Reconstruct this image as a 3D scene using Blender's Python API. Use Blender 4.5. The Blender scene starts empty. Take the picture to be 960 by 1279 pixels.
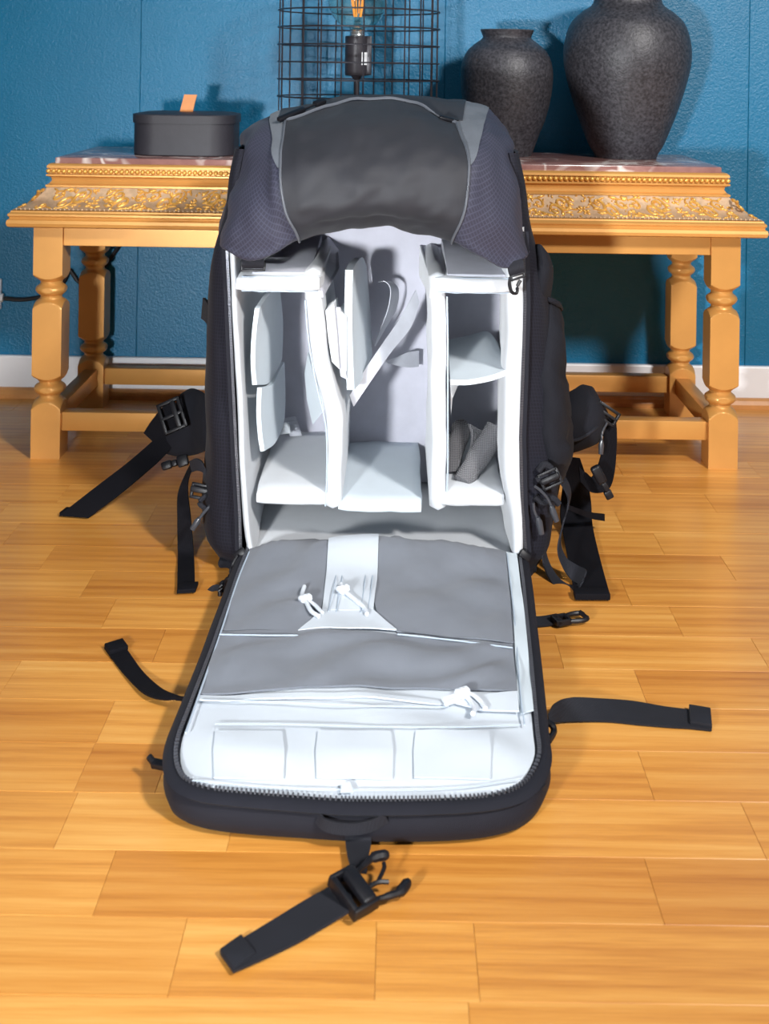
import bpy, bmesh, math, random
from mathutils import Vector, Matrix, noise
random.seed(7)
PI = math.pi
scn = bpy.context.scene
C = scn.collection

# ------------------------------------------------------------------ camera
F, CX, CY, H, ROLL = 1500.0, 500.0, 82.0, 0.65, math.radians(0.85)
cam_d = bpy.data.cameras.new('camera')
cam = bpy.data.objects.new('camera', cam_d); C.objects.link(cam)
cam.matrix_world = Matrix.Translation((0, 0, H)) @ Matrix.Rotation(PI/2, 4, 'X') @ Matrix.Rotation(ROLL, 4, 'Z')
cam_d.sensor_fit = 'AUTO'; cam_d.sensor_width = 36.0
cam_d.lens = F/1279*36
cam_d.shift_y = -(639.5-CY)/1279
cam_d.shift_x = -(CX-480)/1279
cam_d.clip_start = 0.05
cam_d.dof.use_dof = True; cam_d.dof.focus_distance = 1.55; cam_d.dof.aperture_fstop = 11
scn.camera = cam

# ------------------------------------------------------------------ light
w = bpy.data.worlds.new('world'); scn.world = w; w.use_nodes = True
w.node_tree.nodes['Background'].inputs[0].default_value = (0.85, 0.92, 1.0, 1)
w.node_tree.nodes['Background'].inputs[1].default_value = 0.13
def area(name, loc, target, size, power, col=(1, 1, 1), spread=PI):
    d = bpy.data.lights.new(name, 'AREA'); d.shape = 'DISK'; d.size = size; d.energy = power; d.color = col; d.spread = spread
    o = bpy.data.objects.new(name, d); C.objects.link(o); o.location = loc
    o.rotation_euler = (Vector(target)-Vector(loc)).to_track_quat('-Z', 'Y').to_euler()
area('key_softbox', (1.25, -0.35, 1.85), (0.1, 1.7, 0.2), 0.30, 82, (1, 0.97, 0.94))
area('fill_softbox', (-0.47, -0.1, 0.44), (0.0, 1.75, 0.34), 0.12, 5.2, (0.95, 0.98, 1.0), math.radians(60))
area('ceiling_light', (0.3, 0.6, 2.6), (0.0, 1.4, 0.0), 0.9, 5, (1, 0.98, 0.95))
vs = scn.view_settings
vs.view_transform = 'Standard'; vs.look = 'None'; vs.exposure = 0.0; vs.gamma = 1.0; vs.use_curve_mapping = False

# ------------------------------------------------------------------ projection helpers (photo measurements -> metres)
_c, _s = math.cos(ROLL), math.sin(ROLL)
def P(px, py, Y):
    u, v = px-CX, py-CY
    a, b = u*_c+v*_s, -u*_s+v*_c
    return Vector((a*Y/F, Y, H-b*Y/F))
def Z(px, py, z):
    u, v = px-CX, py-CY
    return P(px, py, (H-z)*F/(-u*_s+v*_c))

# ------------------------------------------------------------------ materials
def srgb(r, g, b):
    f = lambda c: (c/255/12.92) if c/255 <= .04045 else ((c/255+.055)/1.055)**2.4
    return (f(r), f(g), f(b), 1)
class NT:
    def __init__(s, name):
        s.m = bpy.data.materials.new(name); s.m.use_nodes = True
        s.t = s.m.node_tree; s.b = s.t.nodes['Principled BSDF']
    def n(s, typ, **kw):
        nd = s.t.nodes.new(typ)
        for k, v in kw.items():
            if k.startswith('i_'):
                key = k[2:]
                nd.inputs[int(key) if key.isdigit() else key.replace('_', ' ')].default_value = v
            else: setattr(nd, k, v)
        return nd
    def l(s, a, b): s.t.links.new(a, b)
    def math(s, op, a, b=None, clamp=False):
        nd = s.n('ShaderNodeMath', operation=op, use_clamp=clamp)
        for i, x in enumerate((a, b)):
            if x is None: continue
            if isinstance(x, (int, float)): nd.inputs[i].default_value = x
            else: s.l(x, nd.inputs[i])
        return nd.outputs[0]
    def mix(s, fac, a, b):
        nd = s.n('ShaderNodeMix', data_type='RGBA')
        for i, x in ((0, fac), (6, a), (7, b)):
            if isinstance(x, (int, float, tuple)): nd.inputs[i].default_value = x
            else: s.l(x, nd.inputs[i])
        return nd.outputs[2]
    def ramp(s, fac, stops):
        nd = s.n('ShaderNodeValToRGB'); e = nd.color_ramp.elements
        while len(e) < len(stops): e.new(.5)
        for q, (p, c) in zip(e, stops): q.position = p; q.color = c
        s.l(fac, nd.inputs[0]); return nd.outputs[0]
    def bump(s, h, strength, dist=.001):
        nd = s.n('ShaderNodeBump'); nd.inputs['Strength'].default_value = strength; nd.inputs['Distance'].default_value = dist
        s.l(h, nd.inputs['Height']); s.l(nd.outputs[0], s.b.inputs['Normal'])
    def coord(s, kind='Object'): return s.n('ShaderNodeTexCoord').outputs[kind]
    def noise(s, vec, scale, detail=4, rough=.55):
        nd = s.n('ShaderNodeTexNoise'); nd.inputs['Scale'].default_value = scale
        nd.inputs['Detail'].default_value = detail; nd.inputs['Roughness'].default_value = rough
        s.l(vec, nd.inputs['Vector']); return nd.outputs['Fac']
    def set(s, **kw):
        for k, v in kw.items(): s.b.inputs[k.replace('_', ' ')].default_value = v

def plain(name, col, rough=.6, metal=0, var=.0, nscale=40, bscale=0, bstr=0, sheen=0, coat=0, spec=.5):
    t = NT(name); t.set(Roughness=rough, Metallic=metal)
    t.b.inputs['Specular IOR Level'].default_value = spec
    t.b.inputs['Sheen Weight'].default_value = sheen; t.b.inputs['Coat Weight'].default_value = coat
    if var:
        c = t.coord(); f = t.noise(c, nscale)
        d = tuple(x*(1-var) for x in col[:3])+(1,); e = tuple(min(1, x*(1+var)) for x in col[:3])+(1,)
        t.l(t.ramp(f, [(.3, d), (.7, e)]), t.b.inputs['Base Color'])
    else: t.set(Base_Color=col)
    if bscale:
        t.bump(t.noise(t.coord(), bscale, 3), bstr)
    return t.m
def weave(name, col, rough=.8, pitch=.0009, strength=.4, sheen=.2, var=.08, spec=.3):
    t = NT(name); t.set(Roughness=rough); t.b.inputs['Specular IOR Level'].default_value = spec
    t.b.inputs['Sheen Weight'].default_value = sheen
    c = t.coord(); sp = t.n('ShaderNodeSeparateXYZ'); t.l(c, sp.inputs[0])
    k = 2*PI/pitch
    a = t.math('SINE', t.math('MULTIPLY', t.math('ADD', sp.outputs[0], sp.outputs[2]), k))
    b = t.math('SINE', t.math('MULTIPLY', t.math('ADD', sp.outputs[1], sp.outputs[2]), k))
    t.bump(t.math('MULTIPLY', a, b), strength, .0004)
    f = t.noise(c, 35)
    d = tuple(x*(1-var) for x in col[:3])+(1,); e = tuple(min(1, x*(1+var)) for x in col[:3])+(1,)
    t.l(t.ramp(f, [(.3, d), (.7, e)]), t.b.inputs['Base Color'])
    return t.m
def ripstop(name, col, line, pitch=.006, rot=0, rough=.65, spec=.4):
    t = NT(name); t.set(Roughness=rough); t.b.inputs['Specular IOR Level'].default_value = spec
    t.b.inputs['Sheen Weight'].default_value = .03
    uv = t.coord('UV'); mp = t.n('ShaderNodeMapping'); mp.inputs['Rotation'].default_value = (0, 0, rot)
    t.l(uv, mp.inputs[0]); sp = t.n('ShaderNodeSeparateXYZ'); t.l(mp.outputs[0], sp.inputs[0])
    def ln(x):
        fr = t.math('FRACT', t.math('MULTIPLY', x, 1/pitch))
        return t.math('LESS_THAN', fr, .22)
    g = t.math('MAXIMUM', ln(sp.outputs[0]), ln(sp.outputs[1]))
    f = t.noise(t.coord(), 25)
    base = t.ramp(f, [(.3, tuple(x*.9 for x in col[:3])+(1,)), (.7, tuple(x*1.1 for x in col[:3])+(1,))])
    t.l(t.mix(g, base, line), t.b.inputs['Base Color'])
    t.bump(g, .35, .0005)
    return t.m

M = {}
# wood planks
def wood_floor():
    t = NT('oak_plank'); t.set(Roughness=.3); t.b.inputs['Coat Weight'].default_value = .25; t.b.inputs['Coat Roughness'].default_value = .18
    oi = t.n('ShaderNodeObjectInfo'); c = t.coord()
    add = t.n('ShaderNodeVectorMath', operation='ADD')
    off = t.n('ShaderNodeVectorMath', operation='SCALE'); off.inputs[0].default_value = (3.1, 7.7, 1.3)
    t.l(t.math('MULTIPLY', oi.outputs['Random'], 9.0), off.inputs['Scale'])
    t.l(c, add.inputs[0]); t.l(off.outputs[0], add.inputs[1])
    mp = t.n('ShaderNodeMapping'); mp.inputs['Scale'].default_value = (1.1, 16, 1); t.l(add.outputs[0], mp.inputs[0])
    big = t.noise(mp.outputs[0], 2.0, 3, .5)
    mp2 = t.n('ShaderNodeMapping'); mp2.inputs['Scale'].default_value = (3.2, 90, 1); t.l(add.outputs[0], mp2.inputs[0])
    fine = t.noise(mp2.outputs[0], 4, 5, .7)
    wv = t.n('ShaderNodeTexWave', wave_type='RINGS', rings_direction='Z'); wv.inputs['Scale'].default_value = 3.0
    wv.inputs['Distortion'].default_value = 5; wv.inputs['Detail'].default_value = 2
    mp3 = t.n('ShaderNodeMapping'); mp3.inputs['Scale'].default_value = (.55, 6, 1); t.l(add.outputs[0], mp3.inputs[0]); t.l(mp3.outputs[0], wv.inputs['Vector'])
    f = t.math('ADD', t.math('MULTIPLY', big, .52), t.math('ADD', t.math('MULTIPLY', fine, .40), t.math('MULTIPLY', wv.outputs['Fac'], .08)))
    grain = t.ramp(f, [(.3, srgb(184, 116, 46)), (.5, srgb(216, 151, 70)), (.68, srgb(231, 174, 94))])
    tone = t.ramp(oi.outputs['Random'], [(0, (.82, .72, .60, 1)), (.3, (.94, .88, .78, 1)), (.6, (1, .97, .92, 1)), (1, (1.02, 1.03, 1.05, 1))])
    mu = t.n('ShaderNodeMix', data_type='RGBA', blend_type='MULTIPLY'); mu.inputs[0].default_value = 1
    t.l(grain, mu.inputs[6]); t.l(tone, mu.inputs[7]); t.l(mu.outputs[2], t.b.inputs['Base Color'])
    t.l(t.ramp(fine, [(.2, (.32,)*3+(1,)), (.8, (.42,)*3+(1,))]), t.b.inputs['Roughness'])
    t.bump(f, .06, .001)
    return t.m
M['oak'] = wood_floor()
M['floor_base'] = plain('floor_underlay', srgb(90, 55, 22), .7, var=.1)
def wallpaper():
    t = NT('blue_wall'); t.set(Roughness=.36); t.b.inputs['Specular IOR Level'].default_value = .5
    c = t.coord(); f = t.noise(c, 3.5, 2)
    t.l(t.ramp(f, [(.3, srgb(0, 104, 144)), (.7, srgb(4, 112, 154))]), t.b.inputs['Base Color'])
    n1 = t.noise(c, 230, 3, .6); n2 = t.noise(c, 420, 2)
    t.bump(t.math('ADD', t.math('MULTIPLY', n1, .8), t.math('MULTIPLY', n2, .3)), .55, .003)
    return t.m
M['wall'] = wallpaper()
M['white_paint'] = plain('white_paint', srgb(232, 234, 238), .4, var=.03, nscale=12)
M['trim_wood'] = plain('trim_wood', srgb(200, 140, 80), .4, var=.15, nscale=30)
M['gold'] = plain('gold_paint', srgb(206, 150, 80), .38, .30, var=.05, nscale=18, bscale=260, bstr=.06)
M['gold_bright'] = plain('bright_gold', srgb(226, 172, 86), .34, .40, var=.08, nscale=60)
M['patina'] = plain('aged_gold', srgb(196, 166, 134), .6, .15, var=.2, nscale=90, bscale=300, bstr=.3)
def marble():
    t = NT('red_marble'); t.set(Roughness=.15); c = t.coord()
    f = t.noise(c, 14, 6, .6)
    base = t.ramp(f, [(.3, srgb(122, 84, 80)), (.55, srgb(150, 110, 104)), (.75, srgb(176, 142, 136))])
    wn = t.n('ShaderNodeTexNoise'); wn.inputs['Scale'].default_value = 9; wn.inputs['Detail'].default_value = 3; t.l(c, wn.inputs['Vector'])
    mixv = t.n('ShaderNodeVectorMath', operation='MULTIPLY_ADD'); t.l(wn.outputs['Color'], mixv.inputs[0]); mixv.inputs[1].default_value = (.12, .12, .12); t.l(c, mixv.inputs[2])
    v = t.n('ShaderNodeTexVoronoi', feature='DISTANCE_TO_EDGE'); v.inputs['Scale'].default_value = 17; t.l(mixv.outputs[0], v.inputs['Vector'])
    vein = t.ramp(v.outputs['Distance'], [(.0, (1, 1, 1, 1)), (.045, (.7, .7, .7, 1)), (.09, (0, 0, 0, 1))])
    gate = t.ramp(t.noise(c, 7, 2), [(.46, (0, 0, 0, 1)), (.6, (1, 1, 1, 1))])
    t.l(t.mix(t.math('MULTIPLY', vein, gate), base, srgb(232, 222, 216)), t.b.inputs['Base Color'])
    return t.m
M['marble'] = marble()
def vase_mat():
    t = NT('hammered_ceramic'); t.set(Roughness=.48); c = t.coord()
    v = t.n('ShaderNodeTexVoronoi'); v.inputs['Scale'].default_value = 260; t.l(c, v.inputs['Vector'])
    n = t.noise(c, 190, 3, .6)
    t.l(t.ramp(n, [(.35, srgb(36, 36, 41)), (.7, srgb(72, 71, 77))]), t.b.inputs['Base Color'])
    t.bump(t.math('ADD', n, t.math('MULTIPLY', v.outputs['Distance'], .5)), .35, .0015)
    return t.m
M['vase'] = vase_mat()
M['box_black'] = plain('black_fibreboard', srgb(44, 43, 50), .55, var=.1, nscale=60, bscale=240, bstr=.12)
M['tan_leather'] = plain('tan_leather', srgb(214, 138, 78), .5, var=.08)
M['wire'] = plain('dark_wire', srgb(58, 56, 62), .4, .5)
M['socket'] = plain('socket_black', srgb(52, 50, 56), .4, .2)
M['chrome'] = plain('pale_metal', srgb(205, 210, 212), .25, .9)
M['label_white'] = plain('white_label', srgb(225, 228, 232), .6)
def glass():
    t = NT('bulb_glass'); t.set(Base_Color=(.93, .96, .9, 1), Roughness=.02, IOR=1.4); t.b.inputs['Transmission Weight'].default_value = 1
    return t.m
M['glass'] = glass()
def fil():
    t = NT('filament'); t.set(Base_Color=srgb(235, 160, 70), Roughness=.5)
    t.b.inputs['Emission Color'].default_value = srgb(255, 165, 70); t.b.inputs['Emission Strength'].default_value = .6
    return t.m
M['filament'] = fil()
M['cable'] = plain('black_cable', srgb(18, 18, 22), .45)
# bag
M['shell'] = ripstop('shell_ripstop', srgb(16, 17, 27), srgb(25, 26, 38), .0045, 0, .75, .25)
M['lid_side'] = ripstop('lid_ripstop', srgb(45, 46, 61), srgb(59, 60, 77), .0055, PI/4, .65)
M['lid_panel'] = weave('lid_smooth_nylon', srgb(36, 37, 43), .64, .0012, .15, .03, .1, .4)
M['lid_grey'] = weave('lid_grey_fabric', srgb(92, 97, 105), .6, .0012, .2, .1)
M['piping'] = plain('grey_piping', srgb(82, 86, 94), .6)
M['web'] = weave('black_webbing', srgb(30, 31, 38), .75, .0022, .5, .02, .1, .25)
M['web_blk'] = weave('deep_black_webbing', srgb(13, 13, 19), .8, .0022, .5, 0, .1, .15)
M['pad_blk'] = weave('black_padding', srgb(24, 25, 32), .8, .0018, .4, .02, .1, .2)
M['plastic'] = plain('black_plastic', srgb(17, 17, 22), .45, spec=.35)
M['teeth'] = plain('zip_teeth', srgb(104, 106, 114), .3, .6)
M['zip_tape'] = weave('zip_tape', srgb(25, 26, 35), .75, .0015, .4, .02, .08, .25)
M['liner'] = weave('pale_fleece', srgb(200, 204, 209), .9, .0016, .25, .3, .02)
M['liner_blue'] = weave('pale_blue_nylon', srgb(200, 211, 219), .75, .0012, .2, .15, .02)
M['grey_felt'] = weave('grey_velcro', srgb(192, 192, 203), .95, .0013, .4, .2, .05)
M['felt_dark'] = weave('mid_grey_velcro', srgb(186, 188, 199), .95, .0013, .5, .2, .06)
M['pocket'] = weave('grey_mesh_pocket', srgb(118, 123, 133), .75, .0016, .5, .15, .05)
M['flap_white'] = weave('white_nylon', srgb(200, 208, 217), .7, .0012, .2, .15, .015)
M['seam'] = plain('stitch_thread', srgb(176, 190, 205), .8)
M['cord'] = plain('white_cord', srgb(208, 214, 222), .8)
M['ribbon'] = weave('grey_ribbon', srgb(186, 188, 196), .6, .0012, .2, .1)
M['mesh_cloth'] = weave('grey_mesh_cloth', srgb(116, 116, 120), .8, .0042, 1.0, .1, .25)
def mesh_cloth():
    t = NT('grey_net_cloth'); t.set(Roughness=.85); c = t.coord(); sp = t.n('ShaderNodeSeparateXYZ'); t.l(c, sp.inputs[0])
    k = 2*PI/.0034
    a = t.math('SINE', t.math('MULTIPLY', t.math('ADD', sp.outputs[0], sp.outputs[2]), k)); b = t.math('SINE', t.math('MULTIPLY', t.math('SUBTRACT', sp.outputs[0], sp.outputs[2]), k))
    h = t.math('MULTIPLY', t.math('ADD', t.math('MULTIPLY', a, b), 1.0), .5)
    t.l(t.ramp(h, [(.2, srgb(62, 62, 66)), (.6, srgb(128, 128, 132))]), t.b.inputs['Base Color']); t.bump(h, .8, .0015); return t.m
M['mesh_cloth'] = mesh_cloth()
M['toggle'] = plain('dark_toggle', srgb(60, 62, 68), .3)

# ------------------------------------------------------------------ object helpers
WORLD = {}
def tag(o, label=None, cat=None, group=None, kind=None):
    if label: o['label'] = label
    if cat: o['category'] = cat
    if group: o['group'] = group
    if kind: o['kind'] = kind
    return o
def thing(name, label, cat, loc=(0, 0, 0), group=None):
    o = bpy.data.objects.new(name, None); C.objects.link(o); o.location = loc; o.empty_display_size = .05
    WORLD[o.name] = Vector(loc); return tag(o, label, cat, group)
def obj(name, bm, mat, parent=None, smooth=35, label=None, kind=None, recalc=True):
    if recalc: bmesh.ops.recalc_face_normals(bm, faces=bm.faces)
    lo = Vector((1e9,)*3); hi = Vector((-1e9,)*3)
    for v in bm.verts:
        for i in range(3): lo[i] = min(lo[i], v.co[i]); hi[i] = max(hi[i], v.co[i])
    ce = (lo+hi)/2
    if parent is None: ce.z = lo.z
    bmesh.ops.translate(bm, verts=bm.verts, vec=-ce)
    if smooth:
        for f in bm.faces: f.smooth = True
        lim = math.radians(smooth)
        for e in bm.edges:
            if len(e.link_faces) == 2 and e.calc_face_angle(0) > lim: e.smooth = False
    me = bpy.data.meshes.new(name); bm.to_mesh(me); bm.free(); me.materials.append(M[mat])
    o = bpy.data.objects.new(name, me); C.objects.link(o)
    WORLD[o.name] = ce.copy()
    if parent is not None:
        o.parent = parent; o.location = ce-WORLD[parent.name]
    else: o.location = ce
    return tag(o, label, kind=kind)
def BM(): return bmesh.new()
def join(bm, other):
    me = bpy.data.meshes.new('tmp'); other.to_mesh(me); other.free(); bm.from_mesh(me); bpy.data.meshes.remove(me)
def hexa(bm, pts, bev=0, seg=2):
    """pts: bottom four (ccw) then top four"""
    t = BM(); v = [t.verts.new(p) for p in pts]
    for f in ((0, 3, 2, 1), (4, 5, 6, 7), (0, 1, 5, 4), (1, 2, 6, 5), (2, 3, 7, 6), (3, 0, 4, 7)): t.faces.new([v[i] for i in f])
    bmesh.ops.recalc_face_normals(t, faces=t.faces)
    if bev: bmesh.ops.bevel(t, geom=t.edges[:], offset=bev, segments=seg, profile=.5, affect='EDGES', clamp_overlap=True)
    join(bm, t); return bm
def box(bm, lo, hi, bev=0, seg=2, mtx=None):
    (a, b, c), (d, e, f) = lo, hi
    p = [Vector(q) for q in ((a, b, c), (d, b, c), (d, e, c), (a, e, c), (a, b, f), (d, b, f), (d, e, f), (a, e, f))]
    if mtx is not None: p = [mtx @ q for q in p]
    return hexa(bm, p, bev, seg)
def cr(pts, n):
    """Catmull-Rom through Vectors, n samples per span"""
    out = []; N = len(pts)
    for i in range(N-1):
        p0 = pts[i-1] if i else pts[0]*2-pts[1]; p1 = pts[i]; p2 = pts[i+1]; p3 = pts[i+2] if i+2 < N else pts[-1]*2-pts[-2]
        for k in range(n):
            t = k/n; t2 = t*t; t3 = t2*t
            out.append(.5*((2*p1)+(p2-p0)*t+(2*p0-5*p1+4*p2-p3)*t2+(3*p1-p0-p2*3+p3)*t3))
    out.append(pts[-1].copy()); return out
def tube(bm, path, r, sides=8, cap=True, closed=False):
    n = len(path); rings = []
    up = Vector((.13, .29, .95)).normalized()
    for i, p in enumerate(path):
        if closed: t = path[(i+1) % n]-path[i-1]
        else: t = path[min(i+1, n-1)]-path[max(i-1, 0)]
        t.normalize()
        a = t.cross(up)
        if a.length < 1e-4: a = t.cross(Vector((1, 0, 0)))
        a.normalize(); b = a.cross(t)
        rr = r[i] if isinstance(r, (list, tuple)) else r
        rings.append([bm.verts.new(p+(a*math.cos(k*2*PI/sides)+b*math.sin(k*2*PI/sides))*rr) for k in range(sides)])
    for i in range(n if closed else n-1):
        A = rings[i]; B = rings[(i+1) % n]
        for k in range(sides): bm.faces.new((A[k], A[(k+1) % sides], B[(k+1) % sides], B[k]))
    if cap and not closed: bm.faces.new(rings[0][::-1]); bm.faces.new(rings[-1])
    return bm
def lathe(bm, prof, c, seg=48, cap=(False, False)):
    rings = []
    for r, z in prof: rings.append([bm.verts.new((c[0]+r*math.cos(2*PI*k/seg), c[1]+r*math.sin(2*PI*k/seg), z)) for k in range(seg)])
    for A, B in zip(rings, rings[1:]):
        for k in range(seg): bm.faces.new((A[k], A[(k+1) % seg], B[(k+1) % seg], B[k]))
    if cap[0]: bm.faces.new(rings[0][::-1])
    if cap[1]: bm.faces.new(rings[-1])
    return bm
def grid(bm, G, uv=True, closed_u=False):
    """G rows of Vectors -> quad surface with metre UVs"""
    V = [[bm.verts.new(p) for p in r] for r in G]
    lay = bm.loops.layers.uv.verify() if uv else None
    U = [[0]*len(r) for r in G]; W = [[0]*len(r) for r in G]
    mid = len(G[0])//2
    if uv:
        for i, r in enumerate(G):
            for j in range(1, len(r)): U[i][j] = U[i][j-1]+(r[j]-r[j-1]).length
            m = U[i][mid]
            for j in range(len(r)): U[i][j] -= m
        for j in range(len(G[0])):
            for i in range(1, len(G)): W[i][j] = W[i-1][j]+(G[i][j]-G[i-1][j]).length
    for i in range(len(G)-1):
        for j in range(len(G[0])-1):
            ids = ((i, j), (i, j+1), (i+1, j+1), (i+1, j))
            try: f = bm.faces.new([V[a][b] for a, b in ids])
            except ValueError: continue
            if uv:
                for lp, (a, b) in zip(f.loops, ids): lp[lay].uv = (U[a][b], W[a][b])
    return V
def refine(rows, nu, nv):
    R = [cr(r, nu) for r in rows]
    cols = [cr([R[i][j] for i in range(len(R))], nv) for j in range(len(R[0]))]
    return [[cols[j][i] for j in range(len(cols))] for i in range(len(cols[0]))]
def normals(G):
    N = []
    for i, r in enumerate(G):
        row = []
        for j in range(len(r)):
            a = G[i][min(j+1, len(r)-1)]-G[i][max(j-1, 0)]; b = G[min(i+1, len(G)-1)][j]-G[max(i-1, 0)][j]
            n = a.cross(b); row.append(n.normalized() if n.length > 1e-9 else Vector((0, -1, 0)))
        N.append(row)
    return N
def sheet(bm, G, th, flip=1):
    """closed thin sheet: G front, offset by th along normals"""
    N = normals(G); B = [[p+n*(-th*flip) for p, n in zip(r, q)] for r, q in zip(G, N)]
    A = grid(bm, G); D = grid(bm, B)
    n, m = len(G), len(G[0])
    def q(a, b, c, d):
        try: bm.faces.new((a, b, c, d))
        except ValueError: pass
    for j in range(m-1):
        q(A[0][j], A[0][j+1], D[0][j+1], D[0][j]); q(A[-1][j], A[-1][j+1], D[-1][j+1], D[-1][j])
    for i in range(n-1):
        q(A[i][0], A[i+1][0], D[i+1][0], D[i][0]); q(A[i][-1], A[i+1][-1], D[i+1][-1], D[i][-1])
    return bm
def ribbon(bm, L, R, th=.0018, n=6, m=3, sag=0):
    a = cr(L, n); b = cr(R, n)
    G = [[p.lerp(q, k/m) for k in range(m+1)] for p, q in zip(a, b)]
    return sheet(bm, G, th)
def strap(bm, path, side, width, th=.0018, n=6):
    if not isinstance(side, list): side = [side]*len(path)
    L = [p-s.normalized()*width/2 for p, s in zip(path, side)]; R = [p+s.normalized()*width/2 for p, s in zip(path, side)]
    return ribbon(bm, L, R, th, n)
def slab(bm, poly, th_vec, bev=.002):
    """polygon extruded by th_vec with rounded edges"""
    t = BM(); a = [t.verts.new(p) for p in poly]; b = [t.verts.new(Vector(p)+th_vec) for p in poly]
    t.faces.new(a[::-1]); t.faces.new(b); n = len(poly)
    for i in range(n): t.faces.new((a[i], a[(i+1) % n], b[(i+1) % n], b[i]))
    bmesh.ops.recalc_face_normals(t, faces=t.faces)
    if bev: bmesh.ops.bevel(t, geom=t.edges[:], offset=bev, segments=2, profile=.5, affect='EDGES', clamp_overlap=True)
    join(bm, t); return bm
def frame_mtx(o, x, z):
    x = Vector(x).normalized(); z = Vector(z); y = z.cross(x).normalized(); z = x.cross(y)
    m = Matrix((x, y, z)).transposed().to_4x4(); m.translation = o; return m

# ------------------------------------------------------------------ setting
YW = 2.335
bm = BM(); box(bm, (-2.0, -1.6, -.03), (2.0, YW+.1, -.0065))
floor = tag(obj('floor', bm, 'floor_base', smooth=0), kind='structure')
D0, DS = .913, .0774
J = {-1: [(233, 1150), (470, 1160), (595, 1200)], 0: [(130, 1104), (818, 1117)], 1: [(82, 1025), (285, 1053), (941, 1038)],
     2: [(106, 957), (197, 980), (807, 970)], 3: [(137, 890), (560, 910)], 4: [(11, 850), (799, 856)], 5: [(198, 808), (698, 813), (947, 813)],
     6: [(136, 766), (844, 776)], 7: [(108, 732), (782, 740)], 8: [(59, 697), (908, 708)], 9: [(20, 660), (220, 668), (822, 678)],
     10: [(5, 636), (190, 642), (773, 651)], 11: [(95, 596), (886, 627)], 12: [(300, 600), (808, 605)], 13: [(160, 572), (773, 585), (940, 585)]}
rows = range(-5, 19)
for k in rows:
    y0, y1 = D0+DS*k, min(D0+DS*(k+1), YW-.001)
    if y1-y0 < .01: continue
    ym = (y0+y1)/2; js = []
    for (x, y) in J.get(k, []):
        q = Z(x, y, 0); js.append(q.x*ym/q.y if False else q.x)
    js.sort()
    if not js: js = [random.uniform(-.3, .3)]
    while js[0] > -1.7: js.insert(0, js[0]-random.uniform(.30, .46))
    while js[-1] < 1.7: js.append(js[-1]+random.uniform(.30, .46))
    full = [js[0]]
    for x in js[1:]:
        g = x-full[-1]
        if g > .75:
            for q in range(1, int(g/.45)+1): full.append(js[js.index(x)-1]+g*q/(int(g/.45)+1))
        full.append(x)
    for x0, x1 in zip(full, full[1:]):
        bm = BM(); box(bm, (x0+.00012, y0+.00012, -.0065), (x1-.00012, y1-.00012, random.uniform(-.00015, 0)), .00022, 1)
        obj('plank', bm, 'oak', floor, smooth=0)
bm = BM(); box(bm, (-2.2, YW+.002, 0), (2.2, YW+.1, 2.2))
wall = tag(obj('wall_back', bm, 'wall', smooth=0), kind='structure')
xs = [-2.2, -1.687, -1.096, -.505, .086, .677, 1.268, 2.2]
for a, b in zip(xs, xs[1:]):
    bm = BM(); box(bm, (a+.0003, YW-.0012, .06), (b-.0003, YW+.002, 2.2), .0008, 1); obj('wallpaper_strip', bm, 'wall', wall, smooth=0)
bm = BM(); box(bm, (-2.2, YW-.013, .0), (2.2, YW-.0012, .078), .003, 2); tag(obj('baseboard_back', bm, 'white_paint', smooth=0), kind='structure')
bm = BM(); 
pr = [(YW-.013, 0), (YW-.030, 0), (YW-.030, .008), (YW-.026, .015), (YW-.020, .018), (YW-.013, .018)]
for x in (-2.2, 2.2): [bm.verts.new((x, a, b)) for a, b in pr]
bm.verts.ensure_lookup_table(); n = len(pr)
for i in range(n): bm.faces.new([bm.verts[j] for j in (i, (i+1) % n, n+(i+1) % n, n+i)])
bm.faces.new(bm.verts[:n]); bm.faces.new(bm.verts[n:][::-1])
tag(obj('trim_1', bm, 'trim_wood', smooth=0), kind='structure')

# ------------------------------------------------------------------ console table
TX, TY, HX, HY = -.0175, 2.1235, .5763, .1655
table = thing('console_table', 'gilded wooden console table with carved frieze and marble top by blue wall', 'table', (TX, TY, 0))
def loft(prof):
    bm = BM(); rings = []
    for off, z in prof:
        a, b = HX+off, HY+off
        b2 = min(b, YW-.0135-TY) if off > 0 else b
        rings.append([bm.verts.new((TX+x, TY+y, z)) for x, y in ((-a, -b), (a, -b), (a, b2), (-a, b2))])
    for A, B in zip(rings, rings[1:]):
        for k in range(4): bm.faces.new((A[k], A[(k+1) % 4], B[(k+1) % 4], B[k]))
    bm.faces.new(rings[0][::-1]); bm.faces.new(rings[-1]); return bm
obj('lower_moulding', loft([(-.03, .381), (.029, .381), (.033, .383), (.0345, .388), (.0335, .393), (.030, .3955), (.0305, .398), (.0325, .400), (.0325, .403), (.029, .4055), (.0285, .408), (.024, .4095)]), 'gold', table, 28)
FR = [(.027, .4095), (.017, .4125), (.006, .419), (-.004, .428), (-.011, .436), (-.016, .442)]
frieze = obj('frieze', loft(FR), 'patina', table, 50)
obj('upper_moulding', loft([(-.017, .4415), (-.014, .4425), (-.014, .4455), (-.019, .448), (-.0225, .453), (-.021, .458), (-.0145, .4605), (-.0145, .463), (-.019, .464), (-.019, .4725), (-.015, .4735), (-.0155, .4775), (-.019, .4805)]), 'gold', table, 28)
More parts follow.
